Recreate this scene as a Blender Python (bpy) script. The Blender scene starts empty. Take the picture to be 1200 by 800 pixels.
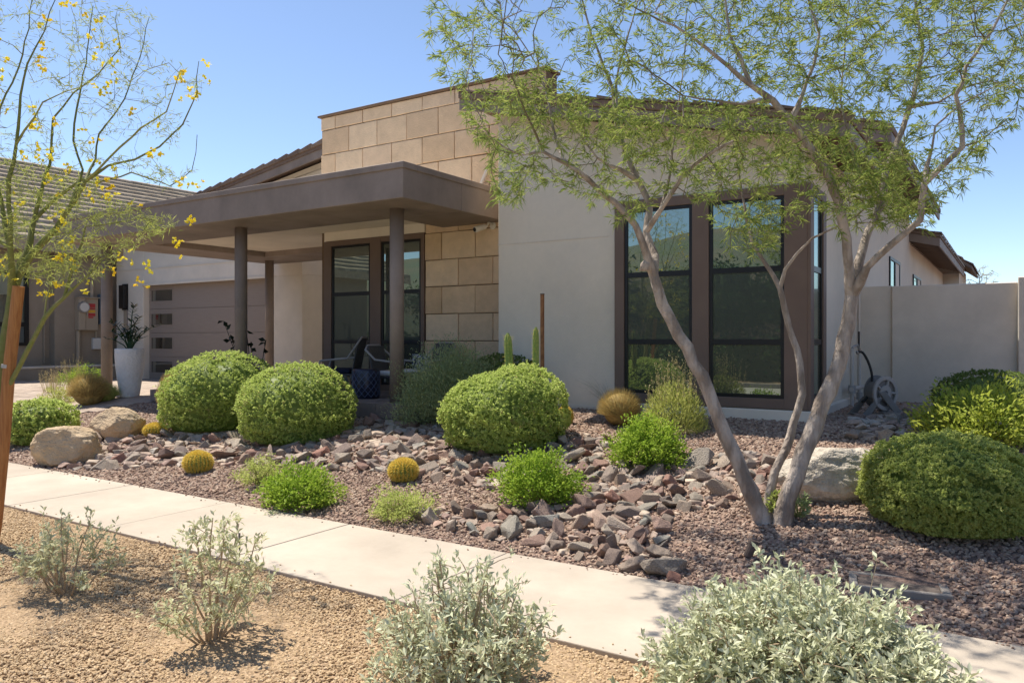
import bpy, bmesh, math, random
import numpy as np
from mathutils import Vector, Matrix, noise
R = math.radians
rng = np.random.default_rng(7)
random.seed(7)
scn = bpy.context.scene
COL = scn.collection

# ------------------------------------------------------------------ camera, sky, sun, exposure
F, YAW, HY, EYE = 905.0, R(33), 396.0, 1.65
cam = bpy.data.cameras.new('camera')
cam.sensor_width = 36.0
cam.lens = F / 1200 * 36
cam.shift_y = -(400 - HY) / 1200
cam.clip_start, cam.clip_end = 0.05, 3000
co = bpy.data.objects.new('camera', cam)
COL.objects.link(co)
co.location = (0, 0, EYE)
co.rotation_euler = (R(90), 0, YAW)
scn.camera = co
SUN = Vector((-0.49, 0.085, 1.0)).normalized()          # towards the sun
w = bpy.data.worlds.new('World'); scn.world = w; w.use_nodes = True
nt = w.node_tree
bg = nt.nodes['Background']
sky = nt.nodes.new('ShaderNodeTexSky')
sky.sky_type = 'NISHITA'; sky.sun_disc = False
sky.sun_elevation = math.asin(SUN.z)
sky.sun_rotation = math.atan2(SUN.x, SUN.y)
sky.altitude = 300; sky.air_density = 0.72; sky.dust_density = 0.35; sky.ozone_density = 1.0
nt.links.new(sky.outputs[0], bg.inputs[0])
bg.inputs[1].default_value = 0.13
sl = bpy.data.lights.new('sun', 'SUN'); sl.energy = 4.7; sl.angle = R(0.53); sl.color = (1.0, 0.93, 0.82)
so = bpy.data.objects.new('sun', sl); COL.objects.link(so)
so.rotation_euler = SUN.to_track_quat('Z', 'Y').to_euler(); so.location = (-10, 5, 30)
scn.view_settings.view_transform = 'Standard'; scn.view_settings.look = 'None'
scn.view_settings.gamma = 1; scn.view_settings.exposure = 0.68
scn.cycles.diffuse_bounces = 8

# ------------------------------------------------------------------ projection helpers (used to find where things stand)
FW = np.array([-math.sin(YAW), math.cos(YAW), 0]); RT = np.array([math.cos(YAW), math.sin(YAW), 0]); UP = np.array([0, 0, 1.0])
CAM = np.array([0, 0, EYE])
def ray(u, v): return FW + RT * (u - 600) / F - UP * (v - HY) / F
def at_d(u, v, d): return CAM + ray(u, v) * d
def at_y(u, v, y):
    r = ray(u, v); return CAM + r * (y / r[1])
def at_x(u, v, x):
    r = ray(u, v); return CAM + r * (x / r[0])
def gz(x, y):
    x = np.asarray(x, float); y = np.asarray(y, float)
    t = np.clip((y - 5.0) / 3.6, 0, 1)
    a = -0.03 + 0.53 * t
    b = np.clip((y - 8.6) / 1.1, 0, 1)
    left = np.clip((-11.5 - x) / 1.5, 0, 1)
    up = a + b * 0.15 * (1 - left) - left * np.clip(y - 8.6, 0, 8) * 0.02
    lump = 0.03 * np.sin(x * 1.3 + 0.6) * np.sin(y * 1.7) * np.clip((y - 5.2) / 0.6, 0, 1) * np.clip((9.6 - y) / 0.8, 0, 1) * np.clip((x + 13.5) / 0.5, 0, 1)
    z = up + lump
    return np.where(y < 4.97, np.where(y > 1.7, -0.03, -0.16), z)
def ground(u, v):
    z = 0.2
    r = ray(u, v)
    for _ in range(60):
        d = (z - EYE) / r[2]
        p = CAM + r * d
        z = 0.5 * z + 0.5 * float(gz(p[0], p[1]))
    p[2] = float(gz(p[0], p[1]))
    return p
def depth(p): return float((np.asarray(p) - CAM) @ FW)

# ------------------------------------------------------------------ scene-object helpers
WLOC = {}
def thing(name, label, cat, loc=(0, 0, 0), group=None, parent=None):
    o = bpy.data.objects.new(name, None); COL.objects.link(o)
    o.empty_display_size = 0.2
    o.location = loc; WLOC[o.name] = np.array(loc, float)
    if label: o['label'] = label
    if cat: o['category'] = cat
    if group: o['group'] = group
    return o
def tag(o, label=None, cat=None, group=None, kind=None):
    for k, val in (('label', label), ('category', cat), ('group', group), ('kind', kind)):
        if val: o[k] = val
    return o
def link(name, me, mat=None, parent=None, kind=None):
    o = bpy.data.objects.new(name, me); COL.objects.link(o)
    if mat is not None and not me.materials: me.materials.append(mat)
    if parent is not None:
        o.parent = parent; WLOC[o.name] = WLOC.get(parent.name, np.zeros(3))
    else: WLOC[o.name] = np.zeros(3)
    if kind: o['kind'] = kind
    return o
def mesh_np(name, Vt, Fc, rnd=None, smooth=False):
    """Fc: (n,3) or (n,4) int array, or list of such arrays"""
    if not isinstance(Fc, list): Fc = [Fc]
    me = bpy.data.meshes.new(name)
    Vt = np.asarray(Vt, np.float32)
    me.vertices.add(len(Vt)); me.vertices.foreach_set('co', Vt.ravel())
    nl = sum(f.size for f in Fc); npoly = sum(len(f) for f in Fc)
    me.loops.add(nl); me.loops.foreach_set('vertex_index', np.concatenate([f.ravel() for f in Fc]).astype(np.int32))
    me.polygons.add(npoly)
    tot = np.concatenate([np.full(len(f), f.shape[1]) for f in Fc]).astype(np.int32)
    st = np.concatenate([[0], np.cumsum(tot)[:-1]]).astype(np.int32)
    me.polygons.foreach_set('loop_start', st); me.polygons.foreach_set('loop_total', tot)
    if smooth: me.polygons.foreach_set('use_smooth', np.ones(npoly, bool))
    me.update(calc_edges=True)
    if rnd is not None:
        a = me.attributes.new('rnd', 'FLOAT', 'POINT'); a.data.foreach_set('value', np.asarray(rnd, np.float32))
    return me
class MB:
    def __init__(s): s.v = []; s.f = []
    def add(s, vs, fs):
        n = len(s.v); s.v += [tuple(map(float, p)) for p in vs]; s.f += [tuple(n + i for i in f) for f in fs]; return s
    def box(s, x0, y0, z0, x1, y1, z1):
        return s.hexa([(x0, y0, z0), (x1, y0, z0), (x1, y1, z0), (x0, y1, z0), (x0, y0, z1), (x1, y0, z1), (x1, y1, z1), (x0, y1, z1)])
    def hexa(s, p):
        return s.add(p, [(0, 3, 2, 1), (4, 5, 6, 7), (0, 1, 5, 4), (1, 2, 6, 5), (2, 3, 7, 6), (3, 0, 4, 7)])
    def prism(s, poly, a, b, axis=1):
        """poly: 2D points in the other two axes (CCW), extruded from a to b along axis"""
        def P(q, t):
            c = list(q); c.insert(axis, t); return c
        n = len(poly)
        return s.add([P(q, a) for q in poly] + [P(q, b) for q in poly],
                     [tuple(range(n)), tuple(range(2 * n - 1, n - 1, -1))] + [(i, i + n, (i + 1) % n + n, (i + 1) % n) for i in range(n)])
    def tube(s, pts, rad, n=8, cap=True):
        pts = [Vector(p) for p in pts]
        if not hasattr(rad, '__len__'): rad = [rad] * len(pts)
        rings = []; up = None
        for i, p in enumerate(pts):
            t = (pts[min(i + 1, len(pts) - 1)] - pts[max(i - 1, 0)]).normalized()
            if up is None: up = t.orthogonal().normalized()
            up = (up - t * up.dot(t)); up = up.normalized() if up.length > 1e-6 else t.orthogonal().normalized()
            sd = t.cross(up)
            rings.append([p + (up * math.cos(a) + sd * math.sin(a)) * rad[i] for a in (2 * math.pi * k / n for k in range(n))])
        fs = [(i * n + k, i * n + (k + 1) % n, (i + 1) * n + (k + 1) % n, (i + 1) * n + k) for i in range(len(pts) - 1) for k in range(n)]
        if cap: fs += [tuple(range(n - 1, -1, -1)), tuple((len(pts) - 1) * n + k for k in range(n))]
        return s.add([q for r in rings for q in r], fs)
    def lathe(s, prof, c=(0, 0, 0), n=24):
        """prof: [(r,z)] bottom to top"""
        vs = [(c[0] + r * math.cos(2 * math.pi * k / n), c[1] + r * math.sin(2 * math.pi * k / n), c[2] + z) for r, z in prof for k in range(n)]
        fs = [(i * n + k, i * n + (k + 1) % n, (i + 1) * n + (k + 1) % n, (i + 1) * n + k) for i in range(len(prof) - 1) for k in range(n)]
        fs += [tuple(range(n - 1, -1, -1)), tuple((len(prof) - 1) * n + k for k in range(n))]
        return s.add(vs, fs)
    def build(s, name, mat, parent=None, bevel=0, smooth=False, kind=None, segs=1):
        off = WLOC.get(parent.name, np.zeros(3)) if parent is not None else np.zeros(3)
        me = bpy.data.meshes.new(name)
        me.from_pydata([tuple(np.array(p) - off) for p in s.v], [], s.f)
        if smooth: me.polygons.foreach_set('use_smooth', [True] * len(me.polygons))
        me.update()
        o = link(name, me, mat, parent, kind)
        if bevel:
            m = o.modifiers.new('bevel', 'BEVEL'); m.width = bevel; m.segments = segs; m.limit_method = 'ANGLE'; m.angle_limit = R(40)
        return o
def part(name, mat, parent, Vt, Fc, rnd=None, smooth=False, kind=None):
    off = WLOC.get(parent.name, np.zeros(3)) if parent is not None else np.zeros(3)
    return link(name, mesh_np(name, np.asarray(Vt) - off, Fc, rnd, smooth), mat, parent, kind)

# ------------------------------------------------------------------ materials
def mat(name, col, rough=0.7, col2=None, scale=8.0, detail=6, bump=0.0, bscale=60.0, spec=0.3, metal=0.0, stain=0.0, stretch=None, bdist=0.01, ridge=(0.35, 0.65)):
    m = bpy.data.materials.new(name); m.use_nodes = True
    n = m.node_tree.nodes; l = m.node_tree.links; b = n['Principled BSDF']
    b.inputs['Roughness'].default_value = rough; b.inputs['Metallic'].default_value = metal
    b.inputs['Specular IOR Level'].default_value = spec
    b.inputs['Base Color'].default_value = (*col, 1)
    tc = n.new('ShaderNodeTexCoord'); src = tc.outputs['Object']
    if stretch:
        mp = n.new('ShaderNodeMapping'); mp.inputs['Scale'].default_value = stretch; l.new(src, mp.inputs[0]); src = mp.outputs[0]
    last = None
    if col2:
        nz = n.new('ShaderNodeTexNoise'); nz.inputs['Scale'].default_value = scale; nz.inputs['Detail'].default_value = detail
        l.new(src, nz.inputs['Vector'])
        rp = n.new('ShaderNodeValToRGB'); e = rp.color_ramp.elements
        e[0].position, e[1].position = ridge; e[0].color = (*col, 1); e[1].color = (*col2, 1)
        l.new(nz.outputs['Fac'], rp.inputs[0]); last = rp.outputs[0]
    if stain:
        nz = n.new('ShaderNodeTexNoise'); nz.inputs['Scale'].default_value = 0.9; nz.inputs['Detail'].default_value = 8; nz.inputs['Roughness'].default_value = 0.7
        l.new(tc.outputs['Object'], nz.inputs['Vector'])
        mr = n.new('ShaderNodeMapRange'); mr.inputs[1].default_value = 0.3; mr.inputs[2].default_value = 0.7; mr.inputs[3].default_value = 1 - stain; mr.inputs[4].default_value = 1 + stain * 0.5
        l.new(nz.outputs['Fac'], mr.inputs[0])
        mx = n.new('ShaderNodeMix'); mx.data_type = 'RGBA'; mx.blend_type = 'MULTIPLY'; mx.inputs['Factor'].default_value = 1
        if last is not None: l.new(last, mx.inputs['A'])
        else: mx.inputs['A'].default_value = (*col, 1)
        cb = n.new('ShaderNodeCombineColor'); [l.new(mr.outputs[0], cb.inputs[i]) for i in range(3)]
        l.new(cb.outputs[0], mx.inputs['B']); last = mx.outputs['Result']
    if last is not None: l.new(last, b.inputs['Base Color'])
    if bump:
        nz = n.new('ShaderNodeTexNoise'); nz.inputs['Scale'].default_value = bscale; nz.inputs['Detail'].default_value = 5
        l.new(src, nz.inputs['Vector'])
        bp = n.new('ShaderNodeBump'); bp.inputs['Strength'].default_value = bump; bp.inputs['Distance'].default_value = bdist
        l.new(nz.outputs['Fac'], bp.inputs['Height']); l.new(bp.outputs[0], b.inputs['Normal'])
    return m
def ramp_mat(name, cols, rough=0.6, trans=0.0, source='attr', bump=0, bscale=20, spec=0.3, noise_mix=0.0, nscale=12, tcol=None):
    """colour picked by a per-leaf / per-stone random value"""
    m = bpy.data.materials.new(name); m.use_nodes = True
    n = m.node_tree.nodes; l = m.node_tree.links; b = n['Principled BSDF']; out = n['Material Output']
    b.inputs['Roughness'].default_value = rough; b.inputs['Specular IOR Level'].default_value = spec
    if source == 'attr':
        a = n.new('ShaderNodeAttribute'); a.attribute_name = 'rnd'; val = a.outputs['Fac']
    else:
        a = n.new('ShaderNodeObjectInfo'); val = a.outputs['Random']
    rp = n.new('ShaderNodeValToRGB'); el = rp.color_ramp.elements
    while len(el) < len(cols): el.new(0.5)
    for i, c in enumerate(cols): el[i].position = i / max(1, len(cols) - 1); el[i].color = (*c, 1)
    l.new(val, rp.inputs[0]); last = rp.outputs[0]
    tc = n.new('ShaderNodeTexCoord')
    if noise_mix:
        nz = n.new('ShaderNodeTexNoise'); nz.inputs['Scale'].default_value = nscale; nz.inputs['Detail'].default_value = 8; nz.inputs['Roughness'].default_value = 0.65
        l.new(tc.outputs['Object'], nz.inputs['Vector'])
        mr = n.new('ShaderNodeMapRange'); mr.inputs[1].default_value = 0.3; mr.inputs[2].default_value = 0.7; mr.inputs[3].default_value = 1 - noise_mix; mr.inputs[4].default_value = 1 + noise_mix
        l.new(nz.outputs['Fac'], mr.inputs[0])
        cb = n.new('ShaderNodeCombineColor'); [l.new(mr.outputs[0], cb.inputs[i]) for i in range(3)]
        mx = n.new('ShaderNodeMix'); mx.data_type = 'RGBA'; mx.blend_type = 'MULTIPLY'; mx.inputs['Factor'].default_value = 1
        l.new(last, mx.inputs['A']); l.new(cb.outputs[0], mx.inputs['B']); last = mx.outputs['Result']
    l.new(last, b.inputs['Base Color'])
    if bump:
        nz = n.new('ShaderNodeTexNoise'); nz.inputs['Scale'].default_value = bscale; nz.inputs['Detail'].default_value = 8
        l.new(tc.outputs['Object'], nz.inputs['Vector'])
        bp = n.new('ShaderNodeBump'); bp.inputs['Strength'].default_value = bump; bp.inputs['Distance'].default_value = 0.02
        l.new(nz.outputs['Fac'], bp.inputs['Height']); l.new(bp.outputs[0], b.inputs['Normal'])
    if trans:
        t = n.new('ShaderNodeBsdfTranslucent'); mx = n.new('ShaderNodeMixShader'); mx.inputs[0].default_value = trans
        l.new(last, t.inputs['Color']); l.new(b.outputs[0], mx.inputs[1]); l.new(t.outputs[0], mx.inputs[2]); l.new(mx.outputs[0], out.inputs[0])
    return m
def glass_mat(name, tint, refl, body):
    m = bpy.data.materials.new(name); m.use_nodes = True
    n = m.node_tree.nodes; l = m.node_tree.links; b = n['Principled BSDF']; out = n['Material Output']
    b.inputs['Base Color'].default_value = (*body, 1); b.inputs['Roughness'].default_value = 0.25
    g = n.new('ShaderNodeBsdfGlossy'); g.inputs['Roughness'].default_value = 0.01; g.inputs['Color'].default_value = (*tint, 1)
    fr = n.new('ShaderNodeFresnel'); fr.inputs['IOR'].default_value = 1.5
    mr = n.new('ShaderNodeMapRange'); mr.inputs[1].default_value = 0.04; mr.inputs[2].default_value = 1; mr.inputs[3].default_value = refl; mr.inputs[4].default_value = 1
    tc = n.new('ShaderNodeTexCoord'); nz = n.new('ShaderNodeTexNoise'); nz.inputs['Scale'].default_value = 1.1
    bp = n.new('ShaderNodeBump'); bp.inputs['Strength'].default_value = 0.04; bp.inputs['Distance'].default_value = 0.02
    l.new(tc.outputs['Object'], nz.inputs['Vector']); l.new(nz.outputs['Fac'], bp.inputs['Height']); l.new(bp.outputs[0], g.inputs['Normal'])
    mx = n.new('ShaderNodeMixShader')
    l.new(fr.outputs[0], mr.inputs[0]); l.new(mr.outputs[0], mx.inputs[0]); l.new(b.outputs[0], mx.inputs[1]); l.new(g.outputs[0], mx.inputs[2]); l.new(mx.outputs[0], out.inputs[0])
    return m
M = dict(
    stucco=mat('greige_stucco', (.80, .715, .585), .9, (.75, .665, .54), 1.8, 10, .7, 120, .1, stain=.18),
    white=mat('off_white_stucco', (.82, .73, .61), .9, (.77, .69, .575), 2.5, 8, .35, 130, .1, stain=.08),
    cream=mat('cream_stucco', (.80, .715, .59), .9, (.755, .675, .555), 2.5, 8, .35, 130, .1, stain=.08),
    fence=mat('taupe_stucco', (.76, .67, .56), .9, (.70, .615, .51), 1.6, 9, .4, 110, .1, stain=.16),
    brown=mat('brown_fascia_paint', (.295, .235, .195), .6, (.245, .195, .16), 2.2, 10, .12, 90, .25, stain=.26, stretch=(1, 1, .35)),
    trim=mat('brown_window_trim', (.19, .135, .105), .6, (.17, .12, .094), 3, 8, .1, 90, .25),
    soffit=mat('dark_brown_soffit', (.20, .135, .09), .7, (.17, .115, .08), 4, 6, .1, 60, .2),
    black=mat('black_window_frame', (.012, .012, .013), .4, spec=.4),
    mortar=mat('brown_mortar', (.20, .14, .095), .95, (.16, .11, .075), 20, 5, .3, 80, .1),
    garage=mat('taupe_garage_door', (.335, .275, .23), .55, (.305, .25, .21), 3, 5, .05, 60, .3, stretch=(1, 1, 20)),
    concrete=mat('sidewalk_concrete', (.53, .455, .37), .9, (.465, .40, .325), 1.3, 12, .5, 260, .12, stain=.17),
    oldconc=mat('grey_concrete', (.30, .27, .24), .9, (.25, .225, .20), 3, 9, .3, 120, .15, stain=.2),
    pale_road=mat('pale_road', (.42, .395, .35), .9, (.37, .35, .31), 30, 6, .5, 300, .2),  # unseen road, colour raised to bounce light onto the house front
    redsoil=mat('red_granite_fines', (.22, .155, .125), .95, (.13, .09, .075), 45, 8, .9, 70, .1, ridge=(.4, .6)),
    tansoil=mat('tan_granite_fines', (.42, .30, .19), .95, (.26, .18, .11), 55, 8, .9, 80, .1, ridge=(.4, .6)),
    desert=mat('desert_earth', (.36, .28, .2), .95, (.28, .21, .15), .5, 10, .5, 10, .1),
    rust=mat('rusted_steel', (.34, .165, .075), .85, (.20, .09, .045), 14, 8, .3, 60, .2),
    wood=mat('orange_timber', (.42, .19, .065), .7, (.30, .12, .04), 6, 8, .3, 40, .25, stretch=(9, 9, .8)),
    gwood=mat('weathered_boards', (.17, .135, .115), .8, (.11, .09, .078), 5, 8, .3, 50, .15, stretch=(1, 9, 9)),
    bark=mat('grey_bark', (.50, .425, .36), .85, (.26, .21, .17), 11, 10, .9, 38, .15, stretch=(1, 1, .35), bdist=.03, stain=.25, ridge=(.38, .60)),
    wtwig=mat('young_bark', (.20, .16, .10), .85, (.15, .13, .07), 14, 6, spec=.15),
    gbark=mat('green_bark', (.15, .17, .045), .7, (.20, .19, .07), 20, 6, .2, 50, .2),
    twig=mat('tan_twig', (.47, .36, .24), .85, (.36, .27, .18), 20, 5, .2, 60, .1),
    gtwig=mat('olive_twig', (.25, .26, .08), .8, (.30, .28, .12), 20, 5, spec=.2),
    pot=mat('white_hammered_ceramic', (.72, .71, .69), .55, (.66, .65, .63), 6, 4, .9, 22, .3, bdist=.03),
    meter=mat('taupe_enclosure', (.42, .34, .25), .5, spec=.35),
    metal=mat('galvanised_pipe', (.42, .40, .38), .45, (.36, .34, .32), 12, 5, metal=.4),
    whitepipe=mat('painted_pipe', (.55, .50, .44), .6, (.5, .45, .4), 12, 5),
    greyp=mat('grey_plastic', (.20, .185, .175), .6, (.17, .16, .15), 8, 4, spec=.3),
    lightp=mat('light_grey_plastic', (.36, .33, .31), .55, (.32, .3, .28), 8, 4, spec=.3),
    hose=mat('black_hose', (.02, .02, .02), .5),
    navy=mat('navy_glazed_ceramic', (.018, .022, .05), .3, (.012, .015, .035), 8, 4, .1, 30, .5),
    navyline=mat('pale_blue_glaze', (.13, .16, .24), .4),
    navycloth=mat('navy_cushion_fabric', (.03, .034, .06), .95, (.024, .027, .05), 30, 4, .2, 200, .05),
    whitecloth=mat('white_cushion_fabric', (.66, .64, .6), .95, (.6, .58, .55), 30, 4, .2, 200, .05),
    chairm=mat('grey_woven_frame', (.085, .085, .083), .5, (.06, .06, .06), 30, 4, spec=.4),
    teak=mat('teak_legs', (.38, .25, .14), .6, (.3, .19, .1), 10, 5, .1, 50, .2, stretch=(8, 8, 1)),
    lamp=mat('dark_bronze', (.018, .015, .013), .45, spec=.4),
    bronze=mat('weathered_bronze', (.12, .09, .075), .7, (.085, .065, .055), 20, 6, .2, 60, .2),
    plate=mat('grey_metal_plate', (.27, .235, .21), .5),
    camw=mat('white_camera_shell', (.72, .68, .6), .4),
    red=mat('red_sticker', (.55, .06, .06), .6), yellow=mat('yellow_sticker', (.75, .42, .05), .6), paper=mat('white_sticker', (.7, .66, .6), .6),
    cactus=mat('cactus_green', (.20, .28, .07), .6, (.28, .34, .10), 9, 5, .2, 40, .25),
    spine=ramp_mat('yellow_spine', [(.70, .52, .08), (.85, .68, .14), (.78, .64, .24)], .6, .3),
    pads=mat('neighbour_stucco', (.36, .295, .225), .9, (.33, .27, .205), 2, 8, .3, 110, .1, stain=.1),
    paver=ramp_mat('concrete_paver', [(.36, .29, .235), (.42, .345, .28), (.33, .26, .21), (.45, .36, .29)], .9, 0, 'obj', .3, 90, .1, .15, 6),
    patio=ramp_mat('patio_paver', [(.20, .165, .15), (.24, .195, .17)], .85, 0, 'obj', .3, 90, .15, .15, 6),
    block=ramp_mat('sandstone_block', [(.76, .56, .365), (.69, .495, .31), (.79, .605, .41), (.62, .435, .265), (.74, .555, .375)], .9, 0, 'obj', .5, 45, .1, .10, 5),
    tile=ramp_mat('roof_tile', [(.20, .145, .11), (.25, .185, .14), (.165, .12, .095), (.23, .16, .12)], .85, 0, 'obj', .4, 40, .1, .2, 8),
    tilestuff=ramp_mat('roof_tile_field', [(.40, .32, .225), (.46, .37, .265), (.34, .27, .19), (.43, .34, .24)], .85, 0, 'attr', .4, 40, .1, .2, 8),
    redgravel=ramp_mat('red_granite_gravel', [(.21, .14, .105), (.33, .225, .165), (.40, .295, .22), (.25, .165, .13), (.47, .37, .285), (.30, .185, .14)], .9, 0, 'obj', spec=.15),
    tangravel=ramp_mat('tan_granite_gravel', [(.41, .285, .165), (.52, .38, .225), (.33, .225, .13), (.59, .45, .29), (.46, .325, .18)], .9, 0, 'obj', spec=.15),
    rock=ramp_mat('creek_rock', [(.33, .25, .195), (.29, .265, .22), (.28, .18, .14), (.43, .345, .265), (.20, .155, .13), (.36, .225, .175), (.48, .405, .32), (.28, .22, .18), (.29, .285, .25), (.31, .165, .125), (.23, .19, .165)], .85, 0, 'obj', .9, 16, .2, .35, 14),
    boulder_tan=mat('tan_boulder', (.58, .445, .295), .9, (.47, .345, .215), 4, 12, 1, 40, .15, bdist=.02, stain=.3),
    boulder_grey=mat('grey_granite_boulder', (.66, .585, .485), .9, (.45, .395, .32), 18, 12, 1, 60, .15, bdist=.02, stain=.3),
    deck=mat('pale_roof_coating', (.70, .64, .55), .9, (.64, .58, .5), 2, 6),
    sglass=glass_mat('screened_window_glass', (.55, .66, .56), .15, (.06, .07, .056)),
    lglass=glass_mat('lower_window_glass', (.66, .74, .64), .30, (.075, .08, .062)),
    wglass=glass_mat('tinted_window_glass', (.66, .78, .68), .36, (.05, .058, .05)),
    gglass=glass_mat('dark_garage_glass', (.8, .85, .85), .3, (.012, .012, .012)),
    screen=mat('grey_roller_blind', (.12, .13, .12), .9),
    hill=mat('desert_hill', (.105, .125, .085), .95, (.15, .13, .09), .03, 10),
    oppwall=mat('tan_wall_opposite', (.33, .26, .19), .9),
)
LEAF = dict(
    clipped=ramp_mat('clipped_shrub_leaf', [(.40, .36, .16), (.43, .53, .14), (.51, .60, .175), (.57, .65, .205), (.65, .70, .27)], .45, .55, spec=.1),
    clipped_dark=ramp_mat('dark_clipped_leaf', [(.16, .22, .06), (.21, .28, .075), (.26, .31, .10)], .45, .4, spec=.1),  # own colour of the dark round shrub; elsewhere shade put into the leaf colour
    lime=ramp_mat('lime_leaf', [(.20, .32, .035), (.30, .43, .05), (.40, .49, .08)], .45, .42, spec=.1),
    olive=ramp_mat('olive_leaf', [(.36, .43, .11), (.46, .52, .15), (.54, .57, .20)], .5, .5, spec=.1),
    yellowgreen=ramp_mat('yellow_green_leaf', [(.36, .44, .06), (.48, .53, .09), (.28, .37, .06), (.56, .54, .16)], .4, .45, spec=.1),
    rosemary=ramp_mat('rosemary_leaf', [(.27, .34, .15), (.36, .43, .21), (.44, .48, .28)], .55, .35, spec=.1),
    brittle=ramp_mat('silver_leaf', [(.46, .49, .31), (.60, .62, .43), (.70, .71, .53), (.52, .53, .31)], .6, .25, spec=.1),
    brittle_green=ramp_mat('grey_green_leaf', [(.50, .52, .30), (.60, .61, .39), (.68, .68, .47), (.54, .53, .29)], .6, .35, spec=.1),
    brittle_obj=ramp_mat('silver_leaf_single', [(.46, .49, .31), (.60, .62, .43), (.70, .71, .53), (.52, .53, .31)], .6, .25, 'obj', spec=.1),
    willow=ramp_mat('willow_leaf', [(.13, .20, .05), (.21, .29, .065), (.30, .37, .09), (.40, .43, .13), (.17, .25, .055)], .45, .45, spec=.1),
    palo=ramp_mat('fine_leaf', [(.34, .39, .09), (.44, .47, .13), (.28, .33, .08)], .5, .45, spec=.1),
    flower=ramp_mat('yellow_petal', [(.90, .76, .05), (.90, .80, .09), (.90, .74, .04), (.88, .60, .04)], .5, .3, spec=.1),
    golden=ramp_mat('golden_blade', [(.46, .32, .12), (.56, .42, .16), (.35, .25, .10), (.45, .38, .15)], .55, .4, spec=.1),
    goldgreen=ramp_mat('gold_green_blade', [(.46, .50, .13), (.58, .59, .20), (.38, .43, .11)], .55, .4, spec=.1),
    straw=ramp_mat('straw_stalk', [(.46, .38, .19), (.55, .46, .26), (.38, .33, .15)], .7, .2, spec=.1),
    greygrass=ramp_mat('grey_green_blade', [(.20, .225, .15), (.28, .30, .21)], .6, .2, spec=.1),
    zz=ramp_mat('glossy_dark_leaf', [(.02, .05, .02), (.03, .07, .025)], .3, .15, 'obj'),
    darkleaf=ramp_mat('dark_leaf', [(.02, .028, .018), (.03, .04, .022)], .4, .1, spec=.1),
    tree_bg=ramp_mat('far_tree_leaf', [(.05, .09, .03), (.08, .125, .04)], .6, .2, spec=.1),
)

# ================================================================== SETTING
def sheet(name, xs, ys, m, zf, kind='structure'):
    X, Y = np.meshgrid(xs, ys); Z = zf(X, Y)
    nx, ny = len(xs), len(ys)
    i = np.arange(nx * ny).reshape(ny, nx)
    Fc = np.stack([i[:-1, :-1], i[:-1, 1:], i[1:, 1:], i[1:, :-1]], -1).reshape(-1, 4)
    return part(name, m, None, np.stack([X, Y, Z], -1).reshape(-1, 3), Fc, smooth=True, kind=kind)
far = np.array([-900., -400, -150, -60, -30])
sheet('ground', np.concatenate([far, -far[::-1]]), np.concatenate([far, -far[::-1]]), M['desert'], lambda x, y: x * 0 - .30)
sheet('garden_ground', np.concatenate([[-60, -40], np.arange(-24, 8, .2), [12, 20, 40]]), np.concatenate([np.arange(4.9, 13.6, .15), [15, 20, 40, 60]]), M['redsoil'], gz)
sheet('verge_ground', np.concatenate([[-60, -40], np.arange(-14, 8, .25), [12, 20, 40]]), np.arange(1.78, 3.9, .15), M['tansoil'], lambda x, y: x * 0 - .03 + .012 * np.sin(x * 2.1) * np.sin(y * 3 + x))
sheet('road', np.array([-80., 0, 60]), np.array([-9., -4, 1.7]), M['pale_road'], lambda x, y: x * 0 - .16)
def slab_row(name, x0, x1, y0, y1, z0, z1, step, phase, m, gap=.009, bevel=.006):
    root = thing(name, None, None, (0, 0, 0)); root['kind'] = 'structure'
    k = math.floor((x0 - phase) / step)
    while phase + k * step < x1:
        a = phase + k * step
        MB().box(a + gap / 2, y0, z0, a + step - gap / 2, y1, z1 + random.uniform(-.0015, .0015)).build('slab', m, root, bevel=bevel, segs=2); k += 1
    return root
slab_row('sidewalk', -18.4, 5, 3.69, 4.97, -.12, 0.0, 1.685, -6.64, M['concrete'])
slab_row('kerb', -20, 6, 1.6, 1.78, -.25, 0.0, 3.0, -6.2, M['oldconc'], bevel=.02)
# far side of the street (seen only as reflections in the window glass)
slab_row('opposite_kerb', -40, 20, -9.15, -9.0, -.25, 0, 6.0, 0, M['oldconc'], bevel=.02)
sheet('opposite_yard', np.array([-80., 0, 60]), np.array([-60., -20, -9.16]), M['tansoil'], lambda x, y: x * 0 - .02)
def hills():
    a = np.linspace(R(150), R(390), 120); V = []; 
    for k, rr in enumerate((420, 620, 800)):
        for t in a:
            h = [-.3, 1, .9][k] * (58 + 22 * math.sin(t * 3.1 + 1) + 12 * math.sin(t * 7.3) + 5 * math.sin(t * 19)) if k else -1
            V.append((rr * math.cos(t), rr * math.sin(t), h))
    n = len(a); i = np.arange(3 * n).reshape(3, n)
    Fc = np.stack([i[:-1, :-1], i[:-1, 1:], i[1:, 1:], i[1:, :-1]], -1).reshape(-1, 4)
    part('hills', M['hill'], None, V, Fc, smooth=True, kind='structure')
hills()

# ================================================================== HOUSE
house = thing('house', 'modern single storey desert house with stone facing, flat brown canopy and corner window', 'house', (-7, 10, .5))
SL = .216
def zr(x): return 4.14 + SL * (-1.48 - x)
# front block with the corner window
MB().prism([(-6.55, .35), (-2.08, .35), (-2.08, zr(-2.08) - .2), (-6.55, zr(-6.55) - .2)], 9.7, 13.6).build('wall', M['stucco'], house, bevel=.012)
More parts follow.
